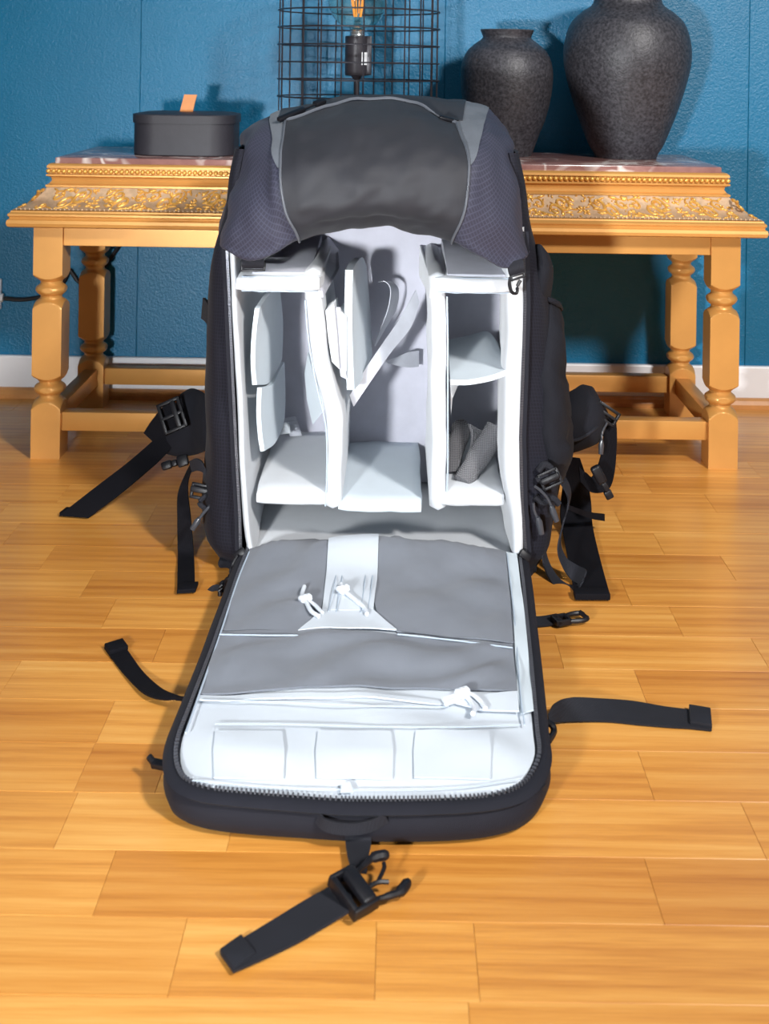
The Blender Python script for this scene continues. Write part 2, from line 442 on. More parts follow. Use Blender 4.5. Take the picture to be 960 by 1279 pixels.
# bead row
bm = BM(); bo = -.0175; zb = .4682
def bead(x, y):
    bmesh.ops.create_icosphere(bm, subdivisions=2, radius=.0041, matrix=Matrix.Translation((x, y, zb)))
nb = 131
for i in range(nb): bead(TX-(HX+bo)+2*(HX+bo)*i/(nb-1), TY-(HY+bo))
for sgn in (-1, 1):
    for i in range(1, 36): bead(TX+sgn*(HX+bo), TY-(HY+bo)+.0086*i)
obj('bead_row', bm, 'gold_bright', table, kind='stuff')
# carved scrolls on the frieze
def fz(side, s, t):
    """side: 0 front, -1 left, 1 right ; s metres from centre ; t 0..1 up the frieze -> point, normal, tangent"""
    i = min(int(t*(len(FR)-1)), len(FR)-2); f = t*(len(FR)-1)-i
    off = FR[i][0]*(1-f)+FR[i+1][0]*f; z = FR[i][1]*(1-f)+FR[i+1][1]*f
    if side == 0: return Vector((TX+s*(1+off/HX*.9), TY-HY-off, z))
    return Vector((TX+side*(HX+off), TY+s, z))
def scroll(bm, side, s, t, r, turns, a0, dr, hand, wid):
    pts = []; rad = []
    N = int(14*turns)+4
    for k in range(N+1):
        q = k/N; a = a0+hand*q*turns*2*PI; rr = r*(1-q*.86)
        ss = s+math.cos(a)*rr; tt = t+math.sin(a)*rr/.046
        tt = min(max(tt, .04), .97)
        p = fz(side, ss, tt)
        pts.append(p); rad.append(1.3*wid*(.55+.7*math.sin(min(1, q*1.15)*PI)*.8)+.0004)
    rad[-1] = wid*1.5
    tube(bm, pts, rad, 6)
def leaf(bm, side, s, t, ang, ln, wd):
    c = fz(side, s, min(max(t, .05), .95)); u = (fz(side, s+.004, t)-c).normalized()
    v = (fz(side, s, min(t+.1, 1))-fz(side, s, max(t-.1, 0))).normalized(); nrm = u.cross(v)
    if (side == 0 and nrm.y > 0) or (side and nrm.x*side < 0): nrm = -nrm
    x = (u*math.cos(ang)+v*math.sin(ang)); y = nrm.cross(x)
    m = Matrix((x*ln*1.25, y*wd*1.35, nrm*.0034)).transposed().to_4x4(); m.translation = c
    bmesh.ops.create_icosphere(bm, subdivisions=1, radius=1, matrix=m)
cv = BM(); PER = .158
def unit(side, c):
    for h in (-1, 1):
        scroll(cv, side, c+h*.030, .62, .0135, 1.6, PI/2 if h > 0 else PI/2, 0, h, .0016)
        scroll(cv, side, c+h*.046, .38, .0125, 1.4, -PI/2, 0, -h, .0015)
        scroll(cv, side, c+h*.068, .62, .0095, 1.3, PI*.2 if h > 0 else PI*.8, 0, h, .0013)
        scroll(cv, side, c+h*.074, .25, .007, 1.2, PI, 0, -h, .0012)
        for q in range(4): leaf(cv, side, c+h*(.012+.005*q), .78-.16*q, h*(1.0-.4*q), .0062, .0019)
        for q in range(3): leaf(cv, side, c+h*(.055+.006*q), .14+.05*q, h*(.4+.3*q), .006, .0018)
        leaf(cv, side, c+h*.080, .86, h*.5, .006, .0022); leaf(cv, side, c+h*.06, .88, -h*.3, .007, .0018)
    for q in range(6):
        a = q*PI/3; leaf(cv, side, c+math.cos(a)*.0055, .38+math.sin(a)*.12, a, .0036, .0018)
    leaf(cv, side, c, .38, 0, .0025, .0025)
    for q in range(5): leaf(cv, side, c+PER/2-.008+.004*q, .5+.1*math.sin(q*2.3), q*1.1, .0035, .0018)
for i in range(7): unit(0, (i-3)*PER)
for sgn in (-1, 1):
    for i in (-1, 0, 1): unit(sgn, i*.105)
rnd = random.Random(3)
for q in range(420):
    s = rnd.uniform(-.553, .553); leaf(cv, 0, s, rnd.uniform(.05, .95), rnd.uniform(0, PI), rnd.uniform(.0018, .0042), rnd.uniform(.0009, .0016))
obj('carving', cv, 'gold_bright', frieze, 60, kind='stuff')
# row of tiny beads at the foot of the frieze
bm = BM()
for i in range(170):
    bmesh.ops.create_icosphere(bm, subdivisions=1, radius=.0019, matrix=Matrix.Translation((TX-.597+1.194*i/169, TY-HY-.0255, .4105)))
obj('pearl_edge', bm, 'patina', frieze, kind='stuff')
bm = BM(); a, b = HX-.026, HY-.026
box(bm, (TX-a, TY-b, .478), (TX+a, TY+b, .490), .0012, 2); obj('marble_top', bm, 'marble', table)
# apron
A = .0238
x0, x1, y0, y1 = TX-HX, TX+HX, TY-HY, TY+HY
for (lo, hi) in (((x0+2*A, y0+.005, .3475), (x1-2*A, y0+.024, .3815)), ((x0+2*A, y1-.024, .3475), (x1-2*A, y1-.005, .3815)),
                 ((x0+.005, y0+2*A, .3475), (x0+.024, y1-2*A, .3815)), ((x1-.024, y0+2*A, .3475), (x1-.005, y1-2*A, .3815))):
    bm = BM(); box(bm, lo, hi, .0008, 1); obj('apron', bm, 'gold', table, 30)
RZ = [(0, .1), (.0795, .034), (.083, .0315), (.088, .0275), (.0925, .023), (.096, .0185), (.098, .0172), (.1015, .0172), (.1025, .0195), (.105, .0225), (.108, .0250), (.111, .0258), (.114, .0250), (.1165, .0225), (.1185, .0195), (.1205, .0175), (.1235, .0178), (.126, .0205), (.129, .0245), (.132, .029), (.136, .034),
      (.244, .034), (.248, .0315), (.252, .0275), (.2555, .023), (.2585, .0185), (.261, .0172), (.264, .0175), (.2655, .0195), (.268, .0225), (.271, .0248), (.274, .0258), (.277, .0250), (.2795, .0225), (.2815, .0195), (.284, .0175), (.2875, .0178), (.290, .0205), (.293, .0245), (.296, .029), (.300, .034), (.3815, .1)]
def leg_mesh(cx, cy):
    bm = BM(); rings = []; NS = 96
    zs = []
    for (za, ra), (zb_, rb) in zip(RZ, RZ[1:]):
        ra, rb = min(ra, .0342), min(rb, .0342)
        for q in range(3): zs.append((za+(zb_-za)*q/3, ra+(rb-ra)*q/3))
    zs.append((RZ[-1][0], .0342))
    for z, r in zs:
        ring = []
        for k in range(NS):
            a = 2*PI*(k+.0)/NS; c, s = math.cos(a), math.sin(a)
            q = min(A/max(abs(c), abs(s)), r); ring.append(bm.verts.new((cx+c*q, cy+s*q, z)))
        rings.append(ring)
    for P0, P1 in zip(rings, rings[1:]):
        for k in range(NS): bm.faces.new((P0[k], P0[(k+1) % NS], P1[(k+1) % NS], P1[k]))
    bm.faces.new(rings[0][::-1]); bm.faces.new(rings[-1]); return bm
for cx in (x0+A, x1-A):
    for cy in (y0+A, y1-A): obj('leg', leg_mesh(cx, cy), 'gold', table, 21)
for (lo, hi) in (((x0+2*A, y0+.010, .0435), (x1-2*A, y0+.036, .074)), ((x0+2*A, y1-.036, .0435), (x1-2*A, y1-.010, .074)),
                 ((x0+.011, y0+2*A, .0435), (x0+.037, y1-2*A, .074)), ((x1-.037, y0+2*A, .0435), (x1-.011, y1-2*A, .074))):
    bm = BM(); box(bm, lo, hi, .0012, 2); obj('stretcher', bm, 'gold', table, 30)

# ------------------------------------------------------------------ things on the table
ZT = .490
def rrect(cx, cy, hx, hy, r, n=10):
    out = []
    for (sx, sy, a0) in ((1, -1, -PI/2), (1, 1, 0), (-1, 1, PI/2), (-1, -1, PI)):
        for k in range(n+1):
            a = a0+PI/2*k/n; out.append((cx+sx*(hx-r)+math.cos(a)*r, cy+sy*(hy-r)+math.sin(a)*r))
    return out
def prism(prof, cx, cy, hx, hy, r):
    bm = BM(); rings = []
    for off, z in prof:
        rings.append([bm.verts.new((x, y, z)) for x, y in rrect(cx, cy, hx+off, hy+off, max(r+off, .004))])
    n = len(rings[0])
    for Aa, B in zip(rings, rings[1:]):
        for k in range(n): bm.faces.new((Aa[k], Aa[(k+1) % n], B[(k+1) % n], B[k]))
    bm.faces.new(rings[0][::-1]); bm.faces.new(rings[-1]); return bm
bc = P(234.5, 150, 2.115); bx, by = bc.x, 2.115
bxo = thing('lidded_box', 'black oval-cornered lidded box with tan leather tab on the marble top', 'box', (bx, by, ZT))
obj('body', prism([(-.0015, ZT), (0, ZT+.0015), (0, ZT+.056)], bx, by, .0865, .072, .042), 'box_black', bxo, 40)
obj('lid', prism([(-.001, ZT+.0555), (.0026, ZT+.0555), (.0026, ZT+.069), (.0015, ZT+.0705), (-.01, ZT+.0725), (-.03, ZT+.0735)], bx, by, .0865, .072, .042), 'box_black', bxo, 30)
bm = BM(); t0 = P(238, 137, by); px = t0.x; zt = ZT+.0735
pth = [Vector((px-.008, by, zt-.002)), Vector((px-.006, by+.001, zt+.008)), Vector((px-.001, by+.003, zt+.030))]
strap(bm, pth, Vector((1, 0, .0)), .0225, .003, 4)
obj('leather_tab', bm, 'tan_leather', bxo)

def vase(name, label, cpx, Y, prof, group=None):
    """prof: list of (full width px, py) from base up"""
    c = P(cpx, 150, Y); t = thing(name, label, 'vase', (c.x, Y, ZT))
    pts = []
    for wpx, py in prof:
        pts.append(Vector((wpx*Y/F/2, 0, P(cpx, py, Y).z)))
    dz = ZT-pts[0].z
    zt_ = pts[-1].z
    for p in pts: p.z += dz*(zt_-p.z)/(zt_-pts[0].z)
    pr = [(p.x, p.z) for p in cr(pts, 5)]
    rim = pr[-1]
    full = [(pr[0][0]*.5, ZT+.001), (pr[0][0]-.004, ZT)]+pr
    full += [(rim[0]-.001, rim[1]+.0015), (rim[0]-.004, rim[1]+.0015), (rim[0]-.0065, rim[1]-.003)]
    full += [(p[0]-.007, p[1]) for p in pr[::-1] if p[1] > ZT+.02 and p[1] < rim[1]-.004]
    bm = lathe(BM(), full, (c.x, Y), 72, (True, True)); obj('body', bm, 'vase', t, 50)
    return t
vase('small_vase', 'smaller dark speckled vase with flared rim, left of the tall vase', 631.5, 2.18,
     [(64, 196), (70, 188), (84, 168), (99, 148), (111, 122), (115.5, 96), (111, 78), (98, 64), (76, 54), (62, 48.5), (61, 45), (67, 38)])
vase('large_vase', 'large dark speckled vase standing at right end of the marble top', 781.5, 2.17,
     [(76, 199), (80, 193), (93, 182), (113, 157), (132, 130), (151, 96), (158, 72), (154, 50), (140, 30), (116, 17), (93, 9), (84, 2), (86, -8), (97, -17), (101, -20)])

# lamp
lc = P(447.5, 100, 2.13); lx, ly = lc.x, 2.13
lamp = thing('table_lamp', 'black wire-cage table lamp with clear filament bulb behind the backpack', 'lamp', (lx, ly, ZT))
bm = lathe(BM(), [(.062, ZT), (.064, ZT+.002), (.064, ZT+.010), (.060, ZT+.013), (.008, ZT+.015)], (lx, ly), 40, (True, True)); obj('base', bm, 'socket', lamp)
zs0 = P(446, 95, ly).z; zs1 = P(446, 45, ly).z
sx = P(445.5, 80, ly).x
bm = tube(BM(), [Vector((sx, ly, ZT+.014)), Vector((sx, ly, zs0+.001))], .0052, 14); obj('stem', bm, 'socket', lamp)
bm = lathe(BM(), [(.006, zs0-.006), (.010, zs0), (.0205, zs0+.001), (.0215, zs0+.003), (.0215, zs1-.001), (.019, zs1)], (sx, ly), 32, (True, True)); sock = obj('socket', bm, 'socket', lamp)
bm = BM(); box(bm, (sx+.017, ly-.012, zs0+.002), (sx+.026, ly+.012, zs1), .001); obj('switch_housing', bm, 'socket', sock)
bm = BM()
a0 = -.95
for k in range(4):
    pass
G = [[Vector((sx+math.cos(a)*.0219, ly+math.sin(a)*.0219, z)) for a in [-1.15+.14*i for i in range(7)]] for z in (zs0+.020, zs0+.042)]
sheet(bm, G, .0004); obj('rating_label', bm, 'label_white', sock, label='white rating label')
zb0 = zs1; zc = P(447, 0, ly).z; R = .053
bulb_pr = [(.0135, zb0+.010), (.0145, zb0+.018), (.020, zc-R*.93), (.032, zc-R*.80), (.0425, zc-R*.60), (.050, zc-R*.30), (R, zc), (.050, zc+R*.33), (.040, zc+R*.66), (.022, zc+R*.91), (.001, zc+R)]
pr = [(p.x, p.z) for p in cr([Vector((a, 0, b)) for a, b in bulb_pr], 4)]
bulb = obj('bulb', lathe(BM(), pr+[(max(r-.0009, .0005), z) for r, z in pr[::-1]], (sx, ly), 40), 'glass', lamp, 60)
obj('screw_cap', lathe(BM(), [(.0130, zb0-.002), (.0135, zb0+.002), (.0127, zb0+.004), (.0135, zb0+.006), (.0127, zb0+.008), (.0137, zb0+.011), (.011, zb0+.012)], (sx, ly), 24, (True, True)), 'chrome', bulb)
obj('glass_stem', lathe(BM(), [(.008, zb0+.012), (.006, zb0+.022), (.004, zb0+.036), (.0045, zb0+.040)], (sx, ly), 14, (True, True)), 'glass', bulb)
for k in range(6):
    a = k*PI/3+.3; bm = BM()
    tube(bm, [Vector((sx+math.cos(a)*.006, ly+math.sin(a)*.006, zb0+.034)), Vector((sx+math.cos(a)*.015, ly+math.sin(a)*.015, zc+.022))], .0013, 6); obj('filament', bm, 'filament', bulb)
cr_ = .1425; zc0 = ZT+.0016; nring = 14
def ring_path(z, r=cr_): return [Vector((lx+math.cos(2*PI*k/64)*r, ly+math.sin(2*PI*k/64)*r, z)) for k in range(64)]
zr0 = P(447, 121, ly).z; step = .0303; kk = int((zr0-zc0)/step)
ztop = zr0+step*7
cage = obj('wire_cage', tube(BM(), ring_path(zc0), .0016, 6, closed=True), 'wire', lamp)
z = zr0-step*kk
while z < ztop+.001:
    obj('wire_ring', tube(BM(), ring_path(z), .0014, 6, closed=True), 'wire', cage); z += step
for k in range(24):
    a = 2*PI*k/24+.09; bm = BM(); p = Vector((lx+math.cos(a)*(cr_-.0025), ly+math.sin(a)*(cr_-.0025), 0))
    tube(bm, [p+Vector((0, 0, zc0)), p+Vector((0, 0, ztop))], .0014, 6); obj('upright_wire', bm, 'wire', cage)
# cord and outlet on the wall
oc = P(-16, 366, YW)
out = thing('wall_outlet', 'white wall outlet on the blue wall at far left', 'outlet', (oc.x, YW-.002, oc.z-.03))
bm = BM(); box(bm, (oc.x-.03, YW-.012, oc.z-.03), (oc.x+.03, YW-.0015, oc.z+.03), .003); obj('plate', bm, 'white_paint', out)
pth = [P(-6, 371, YW-.016), P(8, 373, YW-.010), P(30, 374, YW-.007), P(55, 369, YW-.007), P(78, 354, YW-.010), P(86, 338, YW-.012), P(91, 342, YW-.010), P(100, 352, YW-.007), P(120, 345, YW-.006), P(140, 320, YW-.006), P(160, 290, YW-.006)]
bm = tube(BM(), cr(pth, 6), .0042, 8)
cordo = tag(obj('power_cord', bm, 'cable'), 'black power cord sagging across the blue wall behind the left table legs', 'cord')
bm = BM(); tube(bm, [P(-9, 371, YW-.020), P(4, 372, YW-.018)], .008, 12); obj('plug', bm, 'label_white', cordo, label='white plug end')

# ------------------------------------------------------------------ backpack
bag = thing('camera_backpack', 'open black camera backpack with pale padded dividers standing on the parquet', 'backpack', (-.016, 1.66, 0))
def interp(tab, z):
    if z <= tab[0][0]: return tab[0][1]
    for (a, p), (b, q) in zip(tab, tab[1:]):
        if z <= b: return p+(q-p)*(z-a)/(b-a)
    return tab[-1][1]
def ztab(pts, Y): return sorted([(P(x, y, Y).z, P(x, y, Y).x) for x, y in pts])
def yf(z): return 1.52+.02*max(0, min(1, (z-.03)/.4))
zipL_px = [(281, 300), (281.5, 313), (285, 378), (290, 477), (294.6, 559), (299.6, 641), (301, 690)]
zipR_px = [(655, 300), (655.5, 319), (657, 380), (654, 464), (650.5, 543), (652, 625), (657, 695)]
ZL = ztab(zipL_px, 1.528); ZR = ztab(zipR_px, 1.528)
SL = ztab([(275, 300), (262, 345), (257, 400), (257, 450), (257, 500), (255, 560), (253, 620), (255, 665), (262, 690)], 1.62)
SR = ztab([(668, 300), (680, 335), (685, 360), (690, 420), (697, 470), (702, 520), (702, 570), (694, 620), (688, 660), (676, 690)], 1.62)
rowsS = []
levels = [0.0, .012, .03, .07, .12, .17, .22, .27, .32, .37, .41, .45, .50, .54]
for z in levels:
    zl, zr, sl, sr = interp(ZL, z), interp(ZR, z), interp(SL, z), interp(SR, z)
    k = .022 if z == 0 else (.008 if z < .02 else 0)
    t = max(0, (z-.41)/.13)
    sl += k+.03*t; sr -= k+.03*t; zl += .02*t; zr -= .02*t
    Yf = yf(z)+(.012 if z < .02 else 0); yb = 1.835-k
    rowsS.append([Vector(p) for p in ((zl, Yf, z), (zl-.008, Yf+.004, z), ((zl+sl)/2-.008, Yf+.025, z), (sl, 1.62, z), (sl+.004, 1.72, z), (sl+.014, 1.79, z), (sl+.06, yb, z), (-.016, yb+.006, z),
                                     (sr-.06, yb, z), (sr-.014, 1.79, z), (sr-.004, 1.72, z), (sr, 1.62, z), ((zr+sr)/2+.008, Yf+.025, z), (zr+.008, Yf+.004, z), (zr, Yf, z))])
G = refine(rowsS, 4, 3)
N = normals(G)
for i, r in enumerate(G):
    for j, p in enumerate(r):
        d = noise.noise(Vector((p.x*9, p.y*9, p.z*14)))*.005+noise.noise(Vector((p.x*30, p.y*30, p.z*8)))*.0018
        e = min(1, min(j, len(r)-1-j)/5); G[i][j] = p+N[i][j]*d*e*min(1, p.z/.05)
bm = BM(); sheet(bm, G, .004, 1 if N[10][3].x < 0 else -1)
shell = obj('shell', bm, 'shell', bag, 50)
bm = BM(); box(bm, (-.225, 1.54, .001), (.185, 1.83, .012), .004); obj('bottom_panel', bm, 'pad_blk', bag)
bm = BM(); box(bm, (-.19, 1.838, .03), (.16, 1.875, .52), .016, 3); obj('back_padding', bm, 'pad_blk', bag)
# shoulder straps are behind; body zip tape + teeth
def offset_path(tab, sgn, dx, n=60, z0=.03, z1=.44):
    return [Vector((interp(tab, z0+(z1-z0)*k/n)+dx, yf(z0+(z1-z0)*k/n)-.003, z0+(z1-z0)*k/n)) for k in range(n+1)]
for tab, sg in ((ZL, 1), (ZR, -1)):
    a = offset_path(tab, sg, -sg*.006); b = offset_path(tab, sg, sg*.003)
    bm = BM(); sheet(bm, [[p, q] for p, q in zip(a, b)], .0015); zt_o = obj('zip_tape', bm, 'zip_tape', bag)
    bm = BM()
    cpath = offset_path(tab, sg, sg*.001, 200)
    for k, p in enumerate(cpath): box(bm, (p.x-.0017, p.y-.0025, p.z-.0005), (p.x+.0017, p.y-.0004, p.z+.0006))
    obj('zip_teeth', bm, 'teeth', zt_o, 0, kind='stuff')
# interior
inL = lambda Y: -.190+.006*(Y-1.525)/.26
inR = lambda Y: .152+.004*(Y-1.525)/.26
bm = BM(); box(bm, (-.20, 1.785, .03), (.168, 1.80, .50), .003); obj('inner_back', bm, 'grey_felt', bag)
bm = BM(); box(bm, (-.190, 1.514, .018), (.158, 1.79, .030), .003); obj('inner_floor', bm, 'liner', bag)
for tab, sg, f in ((ZL, 1, inL), (ZR, -1, inR)):
    rowsI = []
    for z in (.033, .08, .14, .20, .26, .32, .38, .42, .445):
        xz = interp(tab, z)+sg*(.0035+(.006 if z < .05 else 0)); Yf = yf(z)
        rim = max(.005, min(.017, (z-.02)*.12+.004)) if sg < 0 else .008
        xi = xz+sg*rim
        rowsI.append([Vector(q) for q in ((xz-sg*.001, Yf+.012, z), (xz, Yf+.002, z), (xz+sg*rim*.5, Yf-.003, z), (xi, Yf+.003, z), (xi+sg*.001, Yf+.05, z), (xi+sg*.000+(f(1.66)-xi)*.5, 1.66, z), (f(1.785), 1.787, z))])
    G = refine(rowsI, 4, 3)
    for r in G:
        for i, p in enumerate(r): p.x += noise.noise(Vector((p.x*5, p.y*18, p.z*18)))*.0022
    bm = BM(); sheet(bm, G, .004, 1); obj('side_liner', bm, 'liner', bag, 60)
# dividers
def pad_box(name, lo, hi, mat='liner', bev=.006, parent=bag, label=None, j=0.0015):
    bm = BM(); t = BM()
    bmesh.ops.create_cube(t, size=1)
    bmesh.ops.subdivide_edges(t, edges=t.edges[:], cuts=7, use_grid_fill=True)
    for v in t.verts:
        q = [lo[i]+(hi[i]-lo[i])*(v.co[i]+.5) for i in range(3)]
        v.co = q
    join(bm, t)
    # round the edges: pull to inset box
    for v in bm.verts:
        c = Vector([min(max(v.co[i], lo[i]+bev), hi[i]-bev) for i in range(3)])
        d = v.co-c
        if d.length > bev: v.co = c+d.normalized()*bev
        v.co += Vector((noise.noise(v.co*22), .5*noise.noise(v.co*30), noise.noise(v.co*22+Vector((9, 3, 1)))))*j*1.5+Vector((0, 0, noise.noise(v.co*75)))*.0008
    return obj(name, bm, mat, parent, 60, label)
YF, YB = 1.532, 1.785
def bent_wall(name, prof, th, y0=YF, y1=YB, mat='liner', parent=bag):
    """prof: (x,z) centre line of a padded wall, extruded along depth"""
    pts = cr([Vector((x, 0, z)) for x, z in prof], 5)
    ring = []; L = []; Rr = []
    for i, p in enumerate(pts):
        t = (pts[min(i+1, len(pts)-1)]-pts[max(i-1, 0)]).normalized(); n = Vector((t.z, 0, -t.x))
        L.append(p-n*th/2); Rr.append(p+n*th/2)
    outline = L+[pts[-1]+Vector((0, 0, th*.25))]+Rr[::-1]+[pts[0]-Vector((0, 0, th*.25))]
    cen = [*pts, pts[-1], *pts[::-1], pts[0]]
    bm = BM(); rings = []
    for y, sc in ((y0, .35), (y0-.0+.0018, .75), (y0+.006, 1), (y0+.1, 1), (y1, 1)):
        rings.append([bm.verts.new(Vector((c.x+(o.x-c.x)*sc, y, c.z+(o.z-c.z)*sc))) for o, c in zip(outline, cen)])
    n = len(outline)
    for Aa, B in zip(rings, rings[1:]):
        for k in range(n): bm.faces.new((Aa[k], Aa[(k+1) % n], B[(k+1) % n], B[k]))
    bm.faces.new(rings[0][::-1]); bm.faces.new(rings[-1])
    for v in bm.verts: v.co += Vector((noise.noise(v.co*26), noise.noise(v.co*34+Vector((2, 5, 1)))*.6, 0))*.0026
    return obj(name, bm, mat, parent, 60)
def wx(px, py, Y=YF): p = P(px, py, Y); return (p.x, p.z)
v1 = bent_wall('divider', [wx(415, 632), wx(417, 590), wx(418, 530), wx(409, 490), wx(400, 450), wx(395, 410), wx(391, 370), wx(390, 340)], .0215)
v2 = bent_wall('divider', [wx(546.5, 634), wx(548, 580), wx(548, 500), wx(548, 430), wx(547.5, 380), wx(545, 345)], .021)
bm = BM()
# piping along the front edges of both upright dividers
for v, pl in ((v1, [(406, 632), (408, 590), (407, 535), (398, 495), (390, 455), (384, 415), (381, 375)]), (v2, [(557, 630), (559, 580), (559, 500), (559, 430), (558, 370)])):
    bm = BM(); tube(bm, cr([P(x, y, YF+.002) for x, y in pl], 5), .0011, 6); obj('piping', bm, 'seam', v)
pad_box('shelf', (-.178, YF, .086), (-.082, YB, .106), 'liner')
pad_box('shelf', (-.072, YF+.002, .078), (.036, YB, .092), 'liner_blue', .004)
pad_box('shelf', (.056, YF-.002, .088), (.141, YB, .108), 'liner')
tl = pad_box('top_divider', (-.205, YF-.014, .361), (-.096, YB, .382), 'liner', label='upper left padded divider')
tr = pad_box('top_divider', (.046, YF-.010, .362), (.147, YB, .383), 'liner', label='upper right padded divider')
bm = BM(); hexa(bm, [Vector(q) for q in ((-.186, YF+.004, .3805), (-.112, YF+.004, .3805), (-.112, YB-.01, .3805), (-.186, YB-.01, .3805), (-.186, YF+.004, .3838), (-.112, YF+.004, .3838), (-.112, YB-.01, .399), (-.186, YB-.01, .399))], .001); obj('velcro_face', bm, 'felt_dark', tl)
bm = BM(); hexa(bm, [Vector(q) for q in ((.064, YF+.004, .3815), (.138, YF+.004, .3815), (.138, YB-.01, .3815), (.064, YB-.01, .3815), (.064, YF+.004, .3848), (.138, YF+.004, .3848), (.138, YB-.01, .399), (.064, YB-.01, .399))], .001); obj('velcro_face', bm, 'felt_dark', tr)
for o_, x0_, x1_, zt_, zl_ in ((tl, -.197, -.100, .381, .363), (tr, .052, .142, .382, .364)):
    for z_ in (zt_, zl_):
        yy = YF-(.0135 if o_ is tl else .0095)+.0035
        bm = BM(); tube(bm, [Vector((x0_+(x1_-x0_)*k/8, yy, z_-.0012+noise.noise(Vector((k*.7, z_*50, 0)))*.0012)) for k in range(9)], .0009, 5); obj('piping', bm, 'seam', o_)
# velcro ends folded down the divider sides
bm = BM(); slab(bm, [P(404, 372, 1.535), P(424, 335, 1.64), P(423, 312, 1.77), P(411, 296, 1.782), P(400, 345, 1.54)], Vector((-.004, 0, 0)), .001); obj('velcro_end', bm, 'felt_dark', v1)
bm = BM(); slab(bm, [P(536, 372, 1.535), P(523, 345, 1.72), P(523.5, 306, 1.78), P(537, 352, 1.535)], Vector((.004, 0, 0)), .001); obj('velcro_end', bm, 'liner', v2)
# mid shelf, right column
rowsM = [[P(562, 474, 1.53), P(585, 474, 1.525), P(612, 469, 1.525), P(638, 459, 1.53)],
         [P(561, 456, 1.60), P(585, 453, 1.60), P(612, 446, 1.60), P(634, 447, 1.60)],
         [P(560, 437, 1.69), P(585, 430, 1.69), P(612, 424, 1.69), P(628, 438, 1.69)],
         [P(560, 424, 1.77), P(585, 419, 1.775), P(609, 414, 1.775), P(623, 430, 1.76)]]
bm = BM(); sheet(bm, refine(rowsM, 5, 5), .007, 1); obj('shelf', bm, 'liner_blue', bag, 50)
bm = BM(); slab(bm, [P(562, 477, 1.535), P(574, 476, 1.545), P(570, 486, 1.55), P(565, 498, 1.55), P(563, 520, 1.56)], Vector((0, .004, .001)), .001); obj('shelf_flap', bm, 'liner', bag)
# left wall flaps
def wall_flap(pts, th=.006):
    bm = BM(); G = refine([[P(*p) for p in r] for r in pts], 5, 5); sheet(bm, G, th, 1); return obj('wall_flap', bm, 'liner_blue', bag, 50)
wall_flap([[(318, 385, 1.545), (331, 367, 1.61), (341, 362, 1.68), (345, 366, 1.75)],
           [(314, 420, 1.545), (330, 405, 1.61), (343, 400, 1.68), (348, 398, 1.75)],
           [(313, 455, 1.545), (331, 445, 1.61), (343, 436, 1.68), (348, 428, 1.75)],
           [(315, 481, 1.545), (330, 478, 1.61), (342, 460, 1.68), (347, 448, 1.74)]])
wall_flap([[(321, 484, 1.55), (335, 480, 1.61), (344, 462, 1.68), (350, 452, 1.75)],
           [(320, 515, 1.55), (335, 508, 1.61), (346, 490, 1.68), (351, 480, 1.75)],
           [(322, 545, 1.55), (336, 535, 1.61), (347, 518, 1.68), (351, 505, 1.75)],
           [(325, 564, 1.55), (338, 554, 1.61), (347, 535, 1.68), (350, 523, 1.74)]])
bm = BM(); slab(bm, [P(384, 440, 1.57), P(391, 468, 1.56), P(400, 490, 1.555), P(405, 512, 1.555), P(390, 531, 1.57), P(383, 500, 1.60), P(380, 466, 1.61)], Vector((.001, .006, 0)), .0012); obj('wall_flap', bm, 'liner_blue', bag)
# padded flap strapped on the left divider
rowsP = [[P(431, 337, 1.56), P(436, 328, 1.61), P(444, 322, 1.68), P(449, 334, 1.72)],
         [P(430, 390, 1.556), P(437, 380, 1.61), P(447, 368, 1.68), P(452, 366, 1.72)],
         [P(431, 440, 1.556), P(440, 432, 1.61), P(449, 420, 1.68), P(455, 412, 1.72)],
         [P(433, 487, 1.56), P(443, 474, 1.61), P(451, 455, 1.68), P(456, 444, 1.72)]]
bm = BM(); sheet(bm, refine(rowsP, 5, 6), .010, 1); fp = obj('folded_divider', bm, 'liner_blue', bag, 50)
zig = [P(424, 388, 1.55)]+[P(421+(4 if k % 2 else 0)+k*.6, 392+k*5.5, 1.55) for k in range(14)]+[P(433, 470, 1.552), P(433, 395, 1.552)]
bm = BM(); slab(bm, zig, Vector((.002, .05, 0)), 0); obj('velcro_edge', bm, 'liner', fp)
bm = BM(); slab(bm, [P(406, 388, 1.545), P(417, 380, 1.545), P(421, 420, 1.545), P(424, 462, 1.545), P(414, 452, 1.545), P(409, 420, 1.545)], Vector((.002, .05, 0)), .001); obj('velcro_edge', bm, 'liner', fp)
bm = BM(); slab(bm, [P(418, 384, 1.552), P(425, 384, 1.552), P(433, 474, 1.552), P(425, 470, 1.552)], Vector((0, .004, 0)), 0); obj('gap_lining', bm, 'felt_dark', fp)
